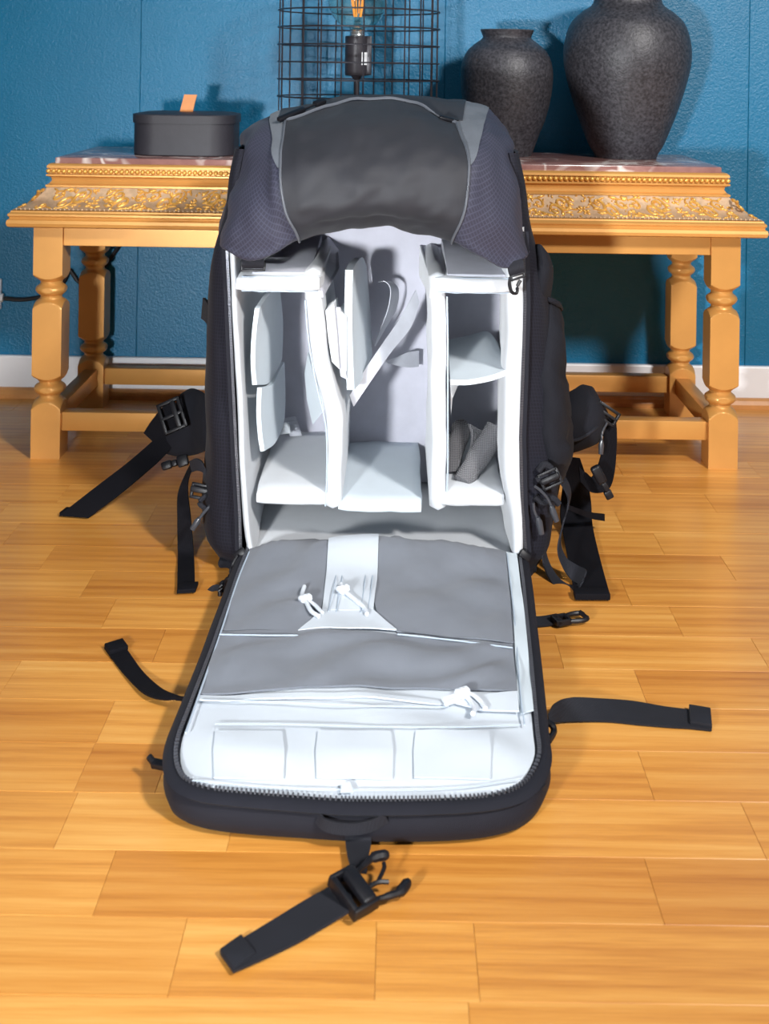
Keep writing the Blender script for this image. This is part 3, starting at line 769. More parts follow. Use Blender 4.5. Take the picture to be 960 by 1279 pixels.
# grey ribbons across the middle bay
bm = BM(); ribbon(bm, [P(519, 362, 1.70), P(500, 396, 1.68), P(478, 428, 1.65), P(455, 462, 1.62), P(436, 494, 1.60)], [P(523, 378, 1.70), P(513, 408, 1.68), P(488, 440, 1.65), P(462, 477, 1.62), P(441, 508, 1.60)], .0012); obj('ribbon', bm, 'ribbon', bag)
bm = BM(); ribbon(bm, [P(472, 354, 1.70), P(480, 352, 1.70), P(487, 362, 1.70), P(484, 385, 1.70), P(474, 412, 1.70), P(467, 430, 1.71)], [P(474, 352, 1.74), P(489, 353, 1.74), P(497, 364, 1.74), P(493, 388, 1.74), P(478, 414, 1.73), P(468, 432, 1.72)], .0012); obj('ribbon', bm, 'ribbon', bag)
bm = BM(); ribbon(bm, [P(483, 451, 1.70), P(495, 446, 1.72), P(510, 440, 1.74), P(523, 438, 1.76)], [P(484, 453, 1.70), P(497, 457, 1.72), P(511, 459, 1.74), P(523, 458, 1.76)], .0012); obj('ribbon', bm, 'ribbon', bag)
# care tags
bm = BM(); slab(bm, [P(350, 529, 1.73), P(361, 527, 1.73), P(363, 541, 1.72), P(349, 543, 1.72)], Vector((0, .001, 0)), 0); obj('care_tag', bm, 'liner', bag)
bm = BM(); slab(bm, [P(354, 523, 1.76), P(369, 520, 1.76), P(377, 544, 1.74), P(362, 545, 1.74)], Vector((0, .001, 0)), 0); ct = obj('care_tag', bm, 'ribbon', bag)
bm = BM()
for k in range(4):
    a = P(357.5+k*2, 526.5+k*4.6, 1.756-.004*k); b = P(370+k*2, 524.5+k*4.6, 1.756-.004*k); tube(bm, [a, b], .0005, 4)
obj('printed_line', bm, 'felt_dark', ct)
# loose rolled mesh strap
ms = thing('mesh_wrap', 'rolled grey mesh cloth wrap stuffed in the lower right compartment', 'cloth', (.10, 1.60, .109))
bm = BM(); tube(bm, cr([P(577, 604, 1.57), P(588, 586, 1.585), P(601, 565, 1.60), P(613, 546, 1.61), P(620, 534, 1.615)], 4), [.0135]*6+[.0155]*5+[.0145]*6, 18)
obj('front_roll', bm, 'mesh_cloth', ms, 60)
bm = BM(); tube(bm, cr([P(566, 592, 1.60), P(566, 575, 1.61), P(570, 555, 1.62), P(576, 540, 1.63), P(573, 533, 1.64)], 4), [.0115]*7+[.0125]*10, 16)
obj('back_roll', bm, 'mesh_cloth', ms, 60)
bm = BM(); ribbon(bm, [P(583, 530, 1.63), P(588, 545, 1.625), P(584, 570, 1.62), P(577, 592, 1.61)], [P(603, 540, 1.64), P(602, 555, 1.635), P(597, 575, 1.63), P(588, 598, 1.62)], .005); obj('fold', bm, 'mesh_cloth', ms, 60)
bm = BM(); box(bm, tuple(P(556, 613, 1.57)), tuple(P(573, 606, 1.60)), .002); obj('dark_clip', bm, 'plastic', ms)

# lid (hood)
LR = [
 [(290, 300, 1.70), (300, 303, 1.64), (315, 306, 1.62), (340, 300, 1.61), (372, 278, 1.60), (432, 268, 1.60), (475, 266, 1.60), (522, 270, 1.60), (566, 278, 1.60), (597, 298, 1.61), (622, 308, 1.62), (640, 303, 1.64), (648, 300, 1.70)],
 [(276, 300, 1.66), (281, 309, 1.53), (304, 323, 1.505), (335, 321, 1.485), (372, 297, 1.49), (432, 284, 1.51), (475, 281, 1.515), (522, 288, 1.51), (566, 297, 1.49), (600, 318, 1.485), (632, 334, 1.505), (655, 320, 1.53), (664, 305, 1.66)],
 [(276, 295, 1.66), (280, 301, 1.525), (303, 310, 1.492), (336, 308, 1.472), (368, 285, 1.462), (431, 272, 1.468), (475, 270, 1.47), (523, 275, 1.468), (570, 286, 1.462), (602, 307, 1.472), (632, 322, 1.492), (657, 310, 1.525), (665, 297, 1.66)],
 [(283, 262, 1.67), (289, 265, 1.53), (309, 268, 1.485), (335, 270, 1.465), (357, 260, 1.450), (430, 253, 1.441), (475, 251, 1.440), (525, 253, 1.441), (580, 257, 1.450), (605, 264, 1.465), (630, 267, 1.485), (652, 263, 1.53), (657, 262, 1.67)],
 [(297, 212, 1.67), (301, 212, 1.55), (316, 214, 1.50), (335, 215, 1.475), (351, 214, 1.46), (430, 211, 1.452), (475, 211, 1.452), (525, 211, 1.452), (586, 208, 1.46), (606, 205, 1.475), (624, 202, 1.50), (640, 200, 1.55), (643, 198, 1.67)],
 [(302, 188, 1.69), (304, 186, 1.58), (318, 182, 1.535), (338, 180, 1.51), (353, 178, 1.50), (430, 163, 1.505), (475, 161, 1.505), (522, 163, 1.505), (580, 177, 1.50), (600, 173, 1.51), (620, 173, 1.535), (640, 180, 1.58), (642, 183, 1.69)],
 [(303, 170, 1.70), (305, 168, 1.63), (321, 160, 1.585), (341, 157, 1.57), (358, 156, 1.56), (430, 131, 1.60), (475, 128, 1.61), (520, 131, 1.60), (569, 155, 1.56), (590, 149, 1.57), (612, 152, 1.585), (633, 166, 1.63), (637, 172, 1.70)],
 [(306, 168, 1.75), (310, 163, 1.72), (325, 149, 1.68), (342, 143, 1.67), (362, 138, 1.67), (430, 127, 1.68), (475, 124, 1.69), (520, 125, 1.68), (572, 129, 1.67), (592, 133, 1.67), (611, 140, 1.68), (629, 158, 1.72), (634, 170, 1.75)],
 [(308, 190, 1.83), (312, 180, 1.835), (327, 165, 1.84), (344, 158, 1.845), (364, 152, 1.85), (430, 142, 1.855), (475, 139, 1.86), (520, 140, 1.855), (572, 145, 1.85), (590, 148, 1.845), (608, 158, 1.84), (625, 176, 1.835), (630, 188, 1.83)],
 [(300, 270, 1.845), (305, 270, 1.85), (325, 270, 1.855), (345, 270, 1.86), (365, 270, 1.865), (430, 270, 1.87), (475, 270, 1.87), (520, 270, 1.87), (572, 270, 1.865), (590, 270, 1.86), (608, 270, 1.855), (630, 270, 1.85), (636, 270, 1.845)]]
NU, NV = 6, 5
GL = refine([[P(*p) for p in r] for r in LR], NU, NV)
NL = normals(GL)
for i, r in enumerate(GL):
    for j, p in enumerate(r):
        q = p.copy()
        d = noise.noise(Vector((q.x*10+3, q.y*14, q.z*12)))*.006+noise.noise(Vector((q.x*34, q.y*30, q.z*24+5)))*.0036
        # creases falling from the shoulders of the hood
        d += .0016*math.sin(q.x*60+q.z*95+4*noise.noise(q*9))*min(1, abs(j-36)/30)
        r[j] = p+NL[i][j]*d
sgn = 1 if NL[3*NV][36].y < 0 else -1
bm = BM(); V = grid(bm, GL)
# close the hood with a bottom fan so that it is a solid cushion
bot = [v for v in V[0]]; top = [v for v in V[-1]]
for j in range(len(bot)-1):
    try: bm.faces.new((bot[j+1], bot[j], top[j], top[j+1]))
    except ValueError: pass
for side in (0, -1):
    col = [r[side] for r in V]
    try: bm.faces.new(col)
    except ValueError: pass
lid = obj('lid', bm, 'lid_side', bag, 60)
def lid_pt(i, j, off):
    i0, j0 = int(math.floor(i)), int(math.floor(j)); i0 = min(max(i0, 0), len(GL)-2); j0 = min(max(j0, 0), len(GL[0])-2)
    a, b = i-i0, j-j0
    p = (GL[i0][j0]*(1-b)+GL[i0][j0+1]*b)*(1-a)+(GL[i0+1][j0]*(1-b)+GL[i0+1][j0+1]*b)*a
    n = (NL[i0][j0]*(1-b)+NL[i0][j0+1]*b)*(1-a)+(NL[i0+1][j0]*(1-b)+NL[i0+1][j0+1]*b)*a
    return p+n.normalized()*off*sgn
def lid_patch(name, i0, i1, ja, jb, off, mat, parent=lid, ni=30, nj=48, wr=0, dome=0):
    G = []
    for a in range(ni+1):
        i = i0+(i1-i0)*a/ni; s = a/ni; x, y = ja(s), jb(s)
        row = []
        for b in range(nj+1):
            t = b/nj; q = lid_pt(i, x+(y-x)*t, 0)
            e = min(1, min(t, 1-t)*12)*min(1, min(s, 1-s)*10+.15)
            o = off+wr*e*(.8*noise.noise(Vector((q.x*7, q.y*7, q.z*22)))+.55*noise.noise(Vector((q.x*22+q.z*30, 3, q.z*55-q.x*12)))+.3*noise.noise(Vector((q.x*55-q.z*35, 7, q.z*60))))+dome*e-.0045*math.exp(-((i-2.2*NV)/.6)**2)*min(1, min(t, 1-t)*6)*(.6+.8*noise.noise(Vector((q.x*18, 1, 2))))
            row.append(lid_pt(i, x+(y-x)*t, o))
        G.append(row)
    bm = BM(); sheet(bm, G, .0014, 1 if normals(G)[ni//2][nj//2].y < 0 else -1)
    return obj(name, bm, mat, parent, 50)
c0 = 4*NU; c1 = 8*NU
panel = lid_patch('front_panel', 1*NV-1.5, 6*NV-.3, lambda s: c0, lambda s: c1, .0022, 'lid_panel', ni=44, nj=60, wr=.0048, dome=.002)
lid_patch('top_panel', 6*NV+.6, 8*NV+2, lambda s: c0-2, lambda s: c1+2, .0018, 'lid_panel')
lid_patch('gusset', 4*NV+.5, 7*NV+1, lambda s: c1+.2, lambda s: c1+.6+10.5*math.sin(min(1, s*1.2)*PI/2), .0018, 'lid_grey', ni=20, nj=8)
lid_patch('gusset', 4*NV+.5, 7*NV+1, lambda s: c0-.6-7*math.sin(min(1, s*1.2)*PI/2), lambda s: c0-.2, .0018, 'lid_grey', ni=20, nj=8)
for jj in (c0, c1):
    bm = BM(); tube(bm, [lid_pt(1*NV+.4+(5*NV-.7)*k/40, jj, .003) for k in range(41)], .0017, 6); obj('piping', bm, 'piping', lid)
arc = [lid_pt(6*NV, c0+(c1-c0)*k/60, .0035) for k in range(61)]
bm = BM(); tube(bm, arc, .0022, 6); zp = obj('zipper', bm, 'piping', lid)
bm = BM()
q0 = lid_pt(6*NV-.3, c0-1.6, .006); q1 = lid_pt(6*NV+1.2, c0+3.4, .007)
d = (q1-q0); mt = frame_mtx((q0+q1)/2, d, Vector((0, -.5, 1))); ln = d.length/2
box(bm, (-ln, -.004, -.0025), (ln*.3, .004, .0035), .0018, 2, mt); tube(bm, [mt @ Vector((ln*.3, 0, 0)), mt @ Vector((ln*1.0, 0, .0))], .0014, 6); box(bm, (ln*.85, -.005, -.003), (ln*1.35, .005, .003), .0015, 2, mt)
obj('zip_pull', bm, 'plastic', zp)
bm = BM(); q0 = lid_pt(6*NV-.3, c1-1.6, .005); mt = frame_mtx(q0, (1, .1, -.25), Vector((0, -.5, 1))); box(bm, (-.011, -.003, -.002), (.009, .003, .003), .0012, 2, mt); obj('zip_pull', bm, 'plastic', zp)
# lid buckles
def frame_buckle(bm, mt, w, h, t=.003, d=.0032, bars=1):
    box(bm, (-w/2, -h/2, -d/2), (-w/2+t, h/2, d/2), .001, 2, mt); box(bm, (w/2-t, -h/2, -d/2), (w/2, h/2, d/2), .001, 2, mt)
    box(bm, (-w/2, -h/2, -d/2), (w/2, -h/2+t, d/2), .001, 2, mt); box(bm, (-w/2, h/2-t, -d/2), (w/2, h/2, d/2), .001, 2, mt)
    for k in range(bars):
        y = -h/2+h*(k+1)/(bars+1); box(bm, (-w/2, y-t/2, -d/2), (w/2, y+t/2, d/2), .001, 2, mt)
lb = P(316, 332, 1.50)
bm = BM(); ribbon(bm, [P(302, 320, 1.50), P(302, 328, 1.495), P(303, 333, 1.50)], [P(330, 320, 1.50), P(330, 328, 1.495), P(329, 333, 1.50)], .003); st = obj('buckle_strap', bm, 'web', lid)
bm = BM(); frame_buckle(bm, frame_mtx(lb, (1, 0, .02), (0, -1, .2)), .031, .014); obj('buckle', bm, 'plastic', st)
bm = BM(); ribbon(bm, [P(634, 330, 1.50), P(634, 338, 1.495), P(636, 345, 1.50)], [P(653, 324, 1.50), P(654, 332, 1.495), P(655, 340, 1.50)], .003); st = obj('buckle_strap', bm, 'web', lid)
bm = BM(); mt = frame_mtx(P(646, 343, 1.497), (1, 0, .35), (0, -1, .2)); frame_buckle(bm, mt, .020, .012)
tube(bm, cr([P(637, 346, 1.497), P(636, 355, 1.495), P(639, 365, 1.495), P(645, 366, 1.497), P(646, 357, 1.50), P(650, 350, 1.50)], 4), .0022, 6); obj('buckle', bm, 'plastic', st)

# ------------------------------------------------------------------ front flap lying open on the floor
OUT = [(301, 690), (292, 712), (280, 745), (262, 795), (243, 845), (224, 892), (211, 926), (207, 950), (211, 971), (224, 986), (255, 998), (310, 1005), (370, 1009), (440, 1013), (520, 1014), (590, 1011), (635, 1003), (660, 991), (676, 973), (685, 948), (682, 918), (678, 880), (673, 830), (668, 785), (663, 740), (657, 696)]
ZF = .031
OW = cr([Z(x, y, ZF) for x, y in OUT], 5)
cen = Vector((-.022, 1.27, ZF))
def inset(path, d, z):
    out = []
    n = len(path)
    for i, p in enumerate(path):
        t = path[min(i+1, n-1)]-path[max(i-1, 0)]; t.z = 0; t.normalize()
        nn = Vector((-t.y, t.x, 0))
        if (cen-p).dot(nn) < 0: nn = -nn
        if i in (0, n-1): nn = Vector((1 if i == 0 else -1, 0, 0))
        q = p+nn*d; q.z = z; out.append(q)
    return out
loops = [inset(OW, .022, .0005), inset(OW, .008, .0008), inset(OW, .001, .006), inset(OW, -.002, .014), inset(OW, -.0005, .022), inset(OW, .002, .026), inset(OW, -.003, .030), inset(OW, .001, .034), inset(OW, .007, .035), inset(OW, .012, .034), inset(OW, .018, .030)]
G = [list(r) for r in loops]
for r in G:
    for p in r:
        k = noise.noise(Vector((p.x*11, p.y*11, 2)))*.002; p.z += k*min(1, p.z/.01); 
bm = BM(); V = grid(bm, G)
for side in (0, -1): bm.faces.new([r[side] for r in V])
for a, b in ((V[0], V[-1]),):
    for j in range(len(a)-1): bm.faces.new((a[j], a[j+1], b[j+1], b[j]))
flap = obj('front_flap', bm, 'zip_tape', bag, 55, label='dark flap lying open on the floor')
# zip teeth round the flap
zpath = inset(OW, .0085, .0368)
bm = BM(); acc = 0; last = zpath[0]
for p, q in zip(zpath, zpath[1:]):
    L = (q-p).length; n = max(1, int(L/.0032)); d = (q-p).normalized(); s = Vector((-d.y, d.x, 0))
    for k in range(n):
        c = p.lerp(q, k/n); c.z += noise.noise(Vector((c.x*11, c.y*11, 2)))*.002; box(bm, (-.0008, -.0018, -.0014), (.0008, .0018, .0010), 0, 1, frame_mtx(c, d, (0, 0, 1)))
obj('zip_teeth', bm, 'teeth', flap, 0, kind='stuff')
def edgeX(Y):
    """left/right lining bounds at depth Y"""
    ins = LINE
    l = [p for p in ins if p.x < cen.x]; r = [p for p in ins if p.x >= cen.x]
    return l, r
LINE = inset(OW, .0125, .036)
def lining_z(x, y):
    a = (x+.02)/.165
    e = max(0, 1-a*a)
    t = max(0, min(1, (y-1.01)/.05))
    z = .0345+.008*e*t
    z += .015*math.exp(-((y-1.495)/.035)**2)*max(0, 1-.95*a*a)
    if y > 1.515: z -= (y-1.515)*.35
    z += .0014*math.sin(34*x+52*y+3*noise.noise(Vector((x*8, y*8, 0))))*t+.0022*noise.noise(Vector((x*24, y*18, 4)))*t
    return z
# lining: rows from the outline, left to right
half = len(LINE)
def bounds(y):
    best = []
    for p, q in zip(LINE, LINE[1:]):
        if (p.y-y)*(q.y-y) <= 0 and abs(p.y-q.y) > 1e-7: best.append(p.x+(q.x-p.x)*(y-p.y)/(q.y-p.y))
    return (min(best), max(best)) if len(best) > 1 else None
ymin = min(p.y for p in LINE)+.0008
rowsF = []
ys = [ymin+(1.505-ymin)*(1-math.cos(k/46*PI/2)) if k < 10 else None for k in range(47)]
ys = [ymin+.06*(k/10)**2 for k in range(10)]+[ymin+.06+(1.518-ymin-.06)*k/50 for k in range(51)]
for y in ys:
    b = bounds(min(y, 1.505)) 
    if not b: continue
    rowsF.append([Vector((b[0]+(b[1]-b[0])*k/40, y, 0)) for k in range(41)])
for r in rowsF:
    for k, p in enumerate(r):
        e = min(1, min(k, 40-k)/3)*min(1, max(0, (p.y-ymin)/.02)); p.z = .0335+(lining_z(p.x, p.y)-.0335)*(.3+.7*e)
bm = BM(); sheet(bm, rowsF, .003, 1 if normals(rowsF)[5][5].z > 0 else -1); lining = obj('lining', bm, 'flap_white', flap, 60)
def on_flap(px, py, off=0):
    z = .042
    for _ in range(4):
        q = Z(px, py, z); z = lining_z(q.x, q.y)
    q = Z(px, py, z+off); q.z = lining_z(q.x, q.y)+off; return q
def flap_patch(name, Lp, Rp, off, mat, ni=18, nj=24, th=.0016, parent=flap, wr=0):
    a = [on_flap(*p) for p in Lp]; b = [on_flap(*p) for p in Rp]
    def res(pts, n):
        d = [0]
        for p, q in zip(pts, pts[1:]): d.append(d[-1]+(q-p).length)
        out = []
        for k in range(n+1):
            s = d[-1]*k/n; i = max(i for i in range(len(d)) if d[i] <= s+1e-9); i = min(i, len(pts)-2)
            out.append(pts[i].lerp(pts[i+1], (s-d[i])/(d[i+1]-d[i])))
        return out
    A_, B_ = res(a, ni), res(b, ni); G = []
    for i, (p, q) in enumerate(zip(A_, B_)):
        row = []
        for k in range(nj+1):
            v = p.lerp(q, k/nj); e = min(1, min(k, nj-k)/4)*min(1, min(i, ni-i)/3)
            v.z = lining_z(v.x, v.y)+off+wr*e*(.5+math.sin(v.x*44-v.y*70+5*noise.noise(Vector((v.x*9, v.y*9, 1)))))
            row.append(v)
        G.append(row)
    bm = BM(); sheet(bm, G, th, 1 if normals(G)[ni//2][nj//2].z > 0 else -1); return obj(name, bm, mat, parent, 50)
flap_patch('mesh_pocket', [(311, 688), (296, 727), (276, 790)], [(412, 668), (404, 752), (372, 792)], .0032, 'pocket', wr=.0007, label=None) if False else None
p1 = flap_patch('mesh_pocket', [(312, 688), (297, 727), (276, 790)], [(412, 668), (405, 762), (372, 792)], .0030, 'pocket', wr=.0030)
p2 = flap_patch('mesh_pocket', [(476, 667), (467, 765), (496, 792)], [(631, 691), (637, 750), (641, 806)], .0030, 'pocket', wr=.0030)
p3 = flap_patch('mesh_pocket', [(275, 793), (262, 830), (248, 871)], [(640, 809), (643, 840), (646, 868)], .0038, 'pocket', ni=20, nj=50, wr=.0030)
cs = flap_patch('centre_strip', [(414, 668), (407, 725), (402, 766)], [(474, 667), (471, 725), (466, 766)], .0050, 'flap_white', nj=10)
flap_patch('strip_foot', [(404, 764), (388, 779), (372, 792)], [(464, 764), (480, 779), (495, 791)], .0046, 'flap_white', ni=10, nj=14)
flap_patch('side_strip', [(632, 692), (640, 760), (646, 868), (650, 895)], [(645, 694), (655, 770), (664, 868), (666, 890)], .0030, 'liner_blue', ni=20, nj=4)
flap_patch('pocket_hem', [(248, 872), (247, 874), (245, 877)], [(560, 880), (560, 882), (560, 885)], .0030, 'flap_white', ni=3, nj=40)
flap_patch('corner_gusset', [(560, 881), (590, 889), (592, 892)], [(646, 869), (647, 880), (648, 894)], .0049, 'flap_white', ni=6, nj=10)
for a_, b_ in ((264, 352), (392, 488), (514, 610)):
    flap_patch('filter_pocket', [(a_+5, 915), (a_+2, 940), (a_+3, 974)], [(b_, 916), (b_+3, 940), (b_+2, 976)], .0024, 'flap_white', ni=8, nj=12, th=.0012, parent=lining)
def seam(pts, parent, off=.0050, r=.0006, mat='seam', name='seam'):
    bm = BM(); tube(bm, cr([on_flap(x, y, off) for x, y in pts], 6), r, 5); return obj(name, bm, mat, parent)
for q in ((420, 413), (428, 423), (457, 453), (466, 462)): seam([(q[0]+1.5, 668), (q[0]-1, 720), (q[1]-3, 764)], cs, .0056)
seam([(311, 690), (296, 727), (275, 792), (247, 873), (232, 915)], flap, .0036, .0011)
seam([(633, 692), (642, 770), (650, 868), (655, 905)], flap, .0040, .0008)
seam([(274, 793), (330, 793), (372, 793)], p3, .0060, .0008); seam([(496, 793), (570, 799), (640, 808)], p3, .0060, .0008)
seam([(250, 875), (330, 877), (450, 881), (556, 883)], flap, .0040, .0006)
seam([(268, 905), (350, 905), (450, 907), (560, 909), (650, 905)], lining, .0035, .0005)
seam([(240, 975), (330, 982), (450, 985), (570, 983), (650, 972)], lining, .0035, .0005)
flap_patch('white_tag', [(426, 984), (425, 995)], [(437, 982), (441, 994)], .0045, 'flap_white', ni=2, nj=2)
def knot(cpx, ends, parent=flap):
    bm = BM(); c = on_flap(*cpx, .009)
    bmesh.ops.create_uvsphere(bm, u_segments=12, v_segments=8, radius=.0058, matrix=Matrix.Translation(c))
    tor = [c+Vector((math.cos(a)*.0055, math.sin(a)*.0035, math.sin(a*2)*.002+.001)) for a in [2*PI*k/16 for k in range(16)]]
    tube(bm, tor, .0028, 8, closed=True)
    for e in ends:
        pts = [c]+[on_flap(x, y, .007) for x, y in e]; tube(bm, cr(pts, 5), .0024, 8)
    obj('cord_knot', bm, 'cord', parent)
knot((381, 750), [[(377, 742), (380, 731)], [(392, 756), (402, 766)], [(388, 763), (398, 770)]])
knot((428, 737), [[(424, 733), (426, 730)], [(440, 745), (455, 757), (458, 766)], [(436, 742), (449, 752)]])
knot((577, 864), [[(566, 868), (553, 873)], [(588, 866), (600, 874), (606, 884)], [(586, 872), (592, 884), (590, 892)], [(570, 872), (556, 879)]])
# handle loop at the flap's front edge
bm = BM(); hy = 1.0
pth = [P(399, 1021, .997), P(406, 1029, .992), P(424, 1034, .989), P(447, 1034, .989), P(466, 1029, .992), P(481, 1020, .997)]
strap(bm, pth, [Vector((.5, .0, 1))]+[Vector((0, .2, 1))]*4+[Vector((-.5, .0, 1))], .009, .0025, 6); obj('haul_loop', bm, 'web', flap)

# ------------------------------------------------------------------ straps
def end_fold(parent, L, R, back, th=.005, mat='web'):
    """stitched turned-over strap end between points L,R, length vector back"""
    bm = BM(); up = Vector((0, 0, th))
    hexa(bm, [L, R, R+back, L+back, L+up, R+up, R+back+up, L+back+up], .0009, 2); obj('strap_end', bm, mat, parent)
# front strap with side-release buckle
f1 = BM(); ribbon(f1, [Z(430.6, 1040, .012), Z(431, 1052, .006), Z(434, 1072, .006), Z(440, 1090, .010)], [Z(463, 1040, .012), Z(463.5, 1053, .006), Z(460, 1072, .006), Z(458, 1092, .010)], .002)
obj('front_strap', f1, 'web', bag)
L = [Z(430, 1100, .011), Z(405, 1114, .006), Z(377.5, 1129, .0035), Z(340, 1152, .003), Z(305.6, 1173, .003), Z(275, 1192, .003)]
R = [Z(445, 1135, .011), Z(412, 1155, .006), Z(377, 1176, .0035), Z(345, 1192, .003), Z(312, 1207, .003), Z(291, 1216, .003)]
f2 = BM(); ribbon(f2, L, R, .002); ft = obj('front_strap', f2, 'web', bag)
end_fold(ft, Z(274, 1193, .0015), Z(291.6, 1217, .0015), (Z(301, 1174, .0015)-Z(274, 1193, .0015)))
def release_buckle(o, x, z, w=.03, parent=bag, name='buckle'):
    mt = frame_mtx(o, x, z); bm = BM(); h = w/2
    box(bm, (-.017, -h, -.004), (-.012, h, .006), .0015, 2, mt); box(bm, (-.006, -h, -.005), (.006, h, .008), .003, 3, mt)
    box(bm, (-.017, -h-.002, -.004), (.008, -h+.002, .006), .0015, 2, mt); box(bm, (-.017, h-.002, -.004), (.008, h+.002, .006), .0015, 2, mt)
    for s in (-1, 1):
        pts = [mt @ Vector(q) for q in ((.004, s*h*.75, .0), (.018, s*h*.95, .0), (.029, s*h*1.05, 0), (.041, s*h*.82, 0))]
        tube(bm, cr(pts, 4), [.0022]*4+[.0028]*4+[.0042]*4+[.0026], 8)
    tube(bm, cr([mt @ Vector(q) for q in ((.006, -.002, 0), (.018, -.002, 0), (.026, -.006, .0))], 4), .0018, 6)
    tube(bm, cr([mt @ Vector(q) for q in ((.018, -.002, 0), (.030, .005, 0.0), (.033, .009, 0))], 4), .0018, 6)
    return obj(name, bm, 'plastic', parent)
bo_ = Z(447, 1112, .014); bd = Z(480, 1092, .014)-Z(430, 1120, .014)
release_buckle(bo_, bd, (.15, -.3, 1), .032)
# left lower compression strap
L = [Z(130, 808, .003), Z(140, 822, .003), Z(157, 843, .004), Z(180, 865, .007), Z(203, 873, .010), Z(229, 876, .013)]
R = [Z(153, 802, .003), Z(165, 820, .003), Z(180, 840, .004), Z(200, 858, .008), Z(216, 866, .014), Z(231, 871, .020)]
bm = BM(); ribbon(bm, R, L, .002); ls = obj('side_strap', bm, 'web_blk', bag); end_fold(ls, Z(130, 809, .002), Z(153, 802, .002), Z(137, 819, .002)-Z(130, 809, .002), mat='web_blk')
# right lower strap
Tt = [Z(684, 892, .014), Z(693, 879, .020), Z(713, 871, .018), Z(748, 872, .009), Z(789, 875, .004), Z(830, 882, .003), Z(862, 886, .003), Z(886.5, 890, .003)]
Bb = [Z(686, 903, .010), Z(695, 902, .006), Z(708, 901.5, .003), Z(756, 900, .003), Z(802, 904, .003), Z(840, 907, .003), Z(859, 908, .003), Z(888.6, 911, .003)]
bm = BM(); ribbon(bm, Tt, Bb, .002); rs = obj('side_strap', bm, 'web', bag); end_fold(rs, Z(887, 889.5, .002), Z(889, 911, .002), Z(860, 885, .002)-Z(887, 889.5, .002))
# flap side bits
bm = BM(); tube(bm, cr([Z(683, 902, .020), Z(690, 907, .018), Z(691, 915, .014), Z(684, 927, .016)], 4), .0032, 8); obj('strap_ring', bm, 'plastic', flap)
bm = BM(); ribbon(bm, [Z(664, 996, .024), Z(672, 990, .022), Z(682, 979, .024)], [Z(664, 1006, .018), Z(674, 999, .014), Z(684, 985, .016)], .002); obj('side_tab', bm, 'web', flap)
bm = BM(); mt = frame_mtx(Z(200, 955, .018), (1, -.3, 0), (0, -.3, 1)); box(bm, (-.008, -.004, -.003), (.010, .004, .003), .0015, 2, mt); tube(bm, [mt @ Vector((-.006, 0, 0)), mt @ Vector((-.013, .004, .002))], .003, 8); obj('side_tab', bm, 'plastic', flap)
# right small clip on floor
bm = BM(); ribbon(bm, [Z(662, 770, .010), Z(678, 769, .004), Z(695, 766, .006)], [Z(663, 781, .006), Z(678, 781, .003), Z(695, 778, .005)], .002); rc = obj('clip_strap', bm, 'web', bag)
bm = BM(); mt = frame_mtx(Z(701, 774, .007), Z(720, 770, .007)-Z(690, 775, .007), (0, 0, 1))
frame_buckle(bm, mt, .018, .018, .003, .007, 0); box(bm, (-.011, -.009, -.003), (-.002, .009, .004), .002, 2, mt)
for s in (-1, 1): tube(bm, cr([mt @ Vector(q) for q in ((.008, s*.007, 0), (.020, s*.0095, 0), (.029, s*.008, 0), (.031, s*.004, 0))], 3), .0028, 8)
tube(bm, [mt @ Vector((.029, -.008, .001)), mt @ Vector((.029, .008, .001))], .0028, 8); obj('clip', bm, 'plastic', rc)
# ---- left cluster
bm = BM(); ribbon(bm, [Z(73.5, 644, .003), P(117, 610, 1.725), P(157.5, 579, 1.755), P(190, 551, 1.775), P(205, 535, 1.78)], [Z(110, 647, .003), P(149, 617, 1.708), P(187, 585, 1.74), P(206, 568, 1.765), P(226, 545, 1.775)], .0022)
hb = obj('hip_strap', bm, 'web_blk', bag); end_fold(hb, Z(74, 644, .002), Z(110, 647.5, .002), Z(83, 637, .002)-Z(74, 644, .002), mat='web_blk')
bm = BM(); ribbon(bm, [P(179, 541, 1.77), P(188, 527, 1.77), P(199, 513, 1.768), P(212, 500, 1.77)], [P(190, 551, 1.765), P(203, 547, 1.762), P(216, 540, 1.76), P(230, 530, 1.765)], .0022); obj('hip_strap', bm, 'web_blk', bag)
bm = BM(); mt = frame_mtx(P(215, 519, 1.755), (P(228, 512, 1.755)-P(201, 524, 1.755)), (-.25, -1, .35)); frame_buckle(bm, mt, .036, .046, .005, .006, 1); box(bm, (.002, -.020, -.003), (.010, .020, .004), .002, 2, mt); obj('hip_buckle', bm, 'plastic', bag)
def cushion(name, rows, th, mat, nu=5, nv=5, parent=bag, wr=.002):
    G = refine([[P(*p) for p in r] for r in rows], nu, nv); N_ = normals(G); n, m = len(G), len(G[0])
    f = 1 if N_[n//2][m//2].y < 0 else -1
    A_ = []; B_ = []
    for i in range(n):
        ra = []; rb = []
        for j in range(m):
            e = math.sqrt(max(0, math.sin(PI*i/(n-1))*math.sin(PI*j/(m-1))))**.6
            w_ = wr*noise.noise(G[i][j]*40)
            ra.append(G[i][j]+N_[i][j]*f*(th*.5*e+w_*e)); rb.append(G[i][j]-N_[i][j]*f*th*.5*e)
        A_.append(ra); B_.append(rb)
    bm = BM(); grid(bm, A_); grid(bm, B_); bmesh.ops.remove_doubles(bm, verts=bm.verts, dist=.00005)
    return obj(name, bm, mat, parent, 60)
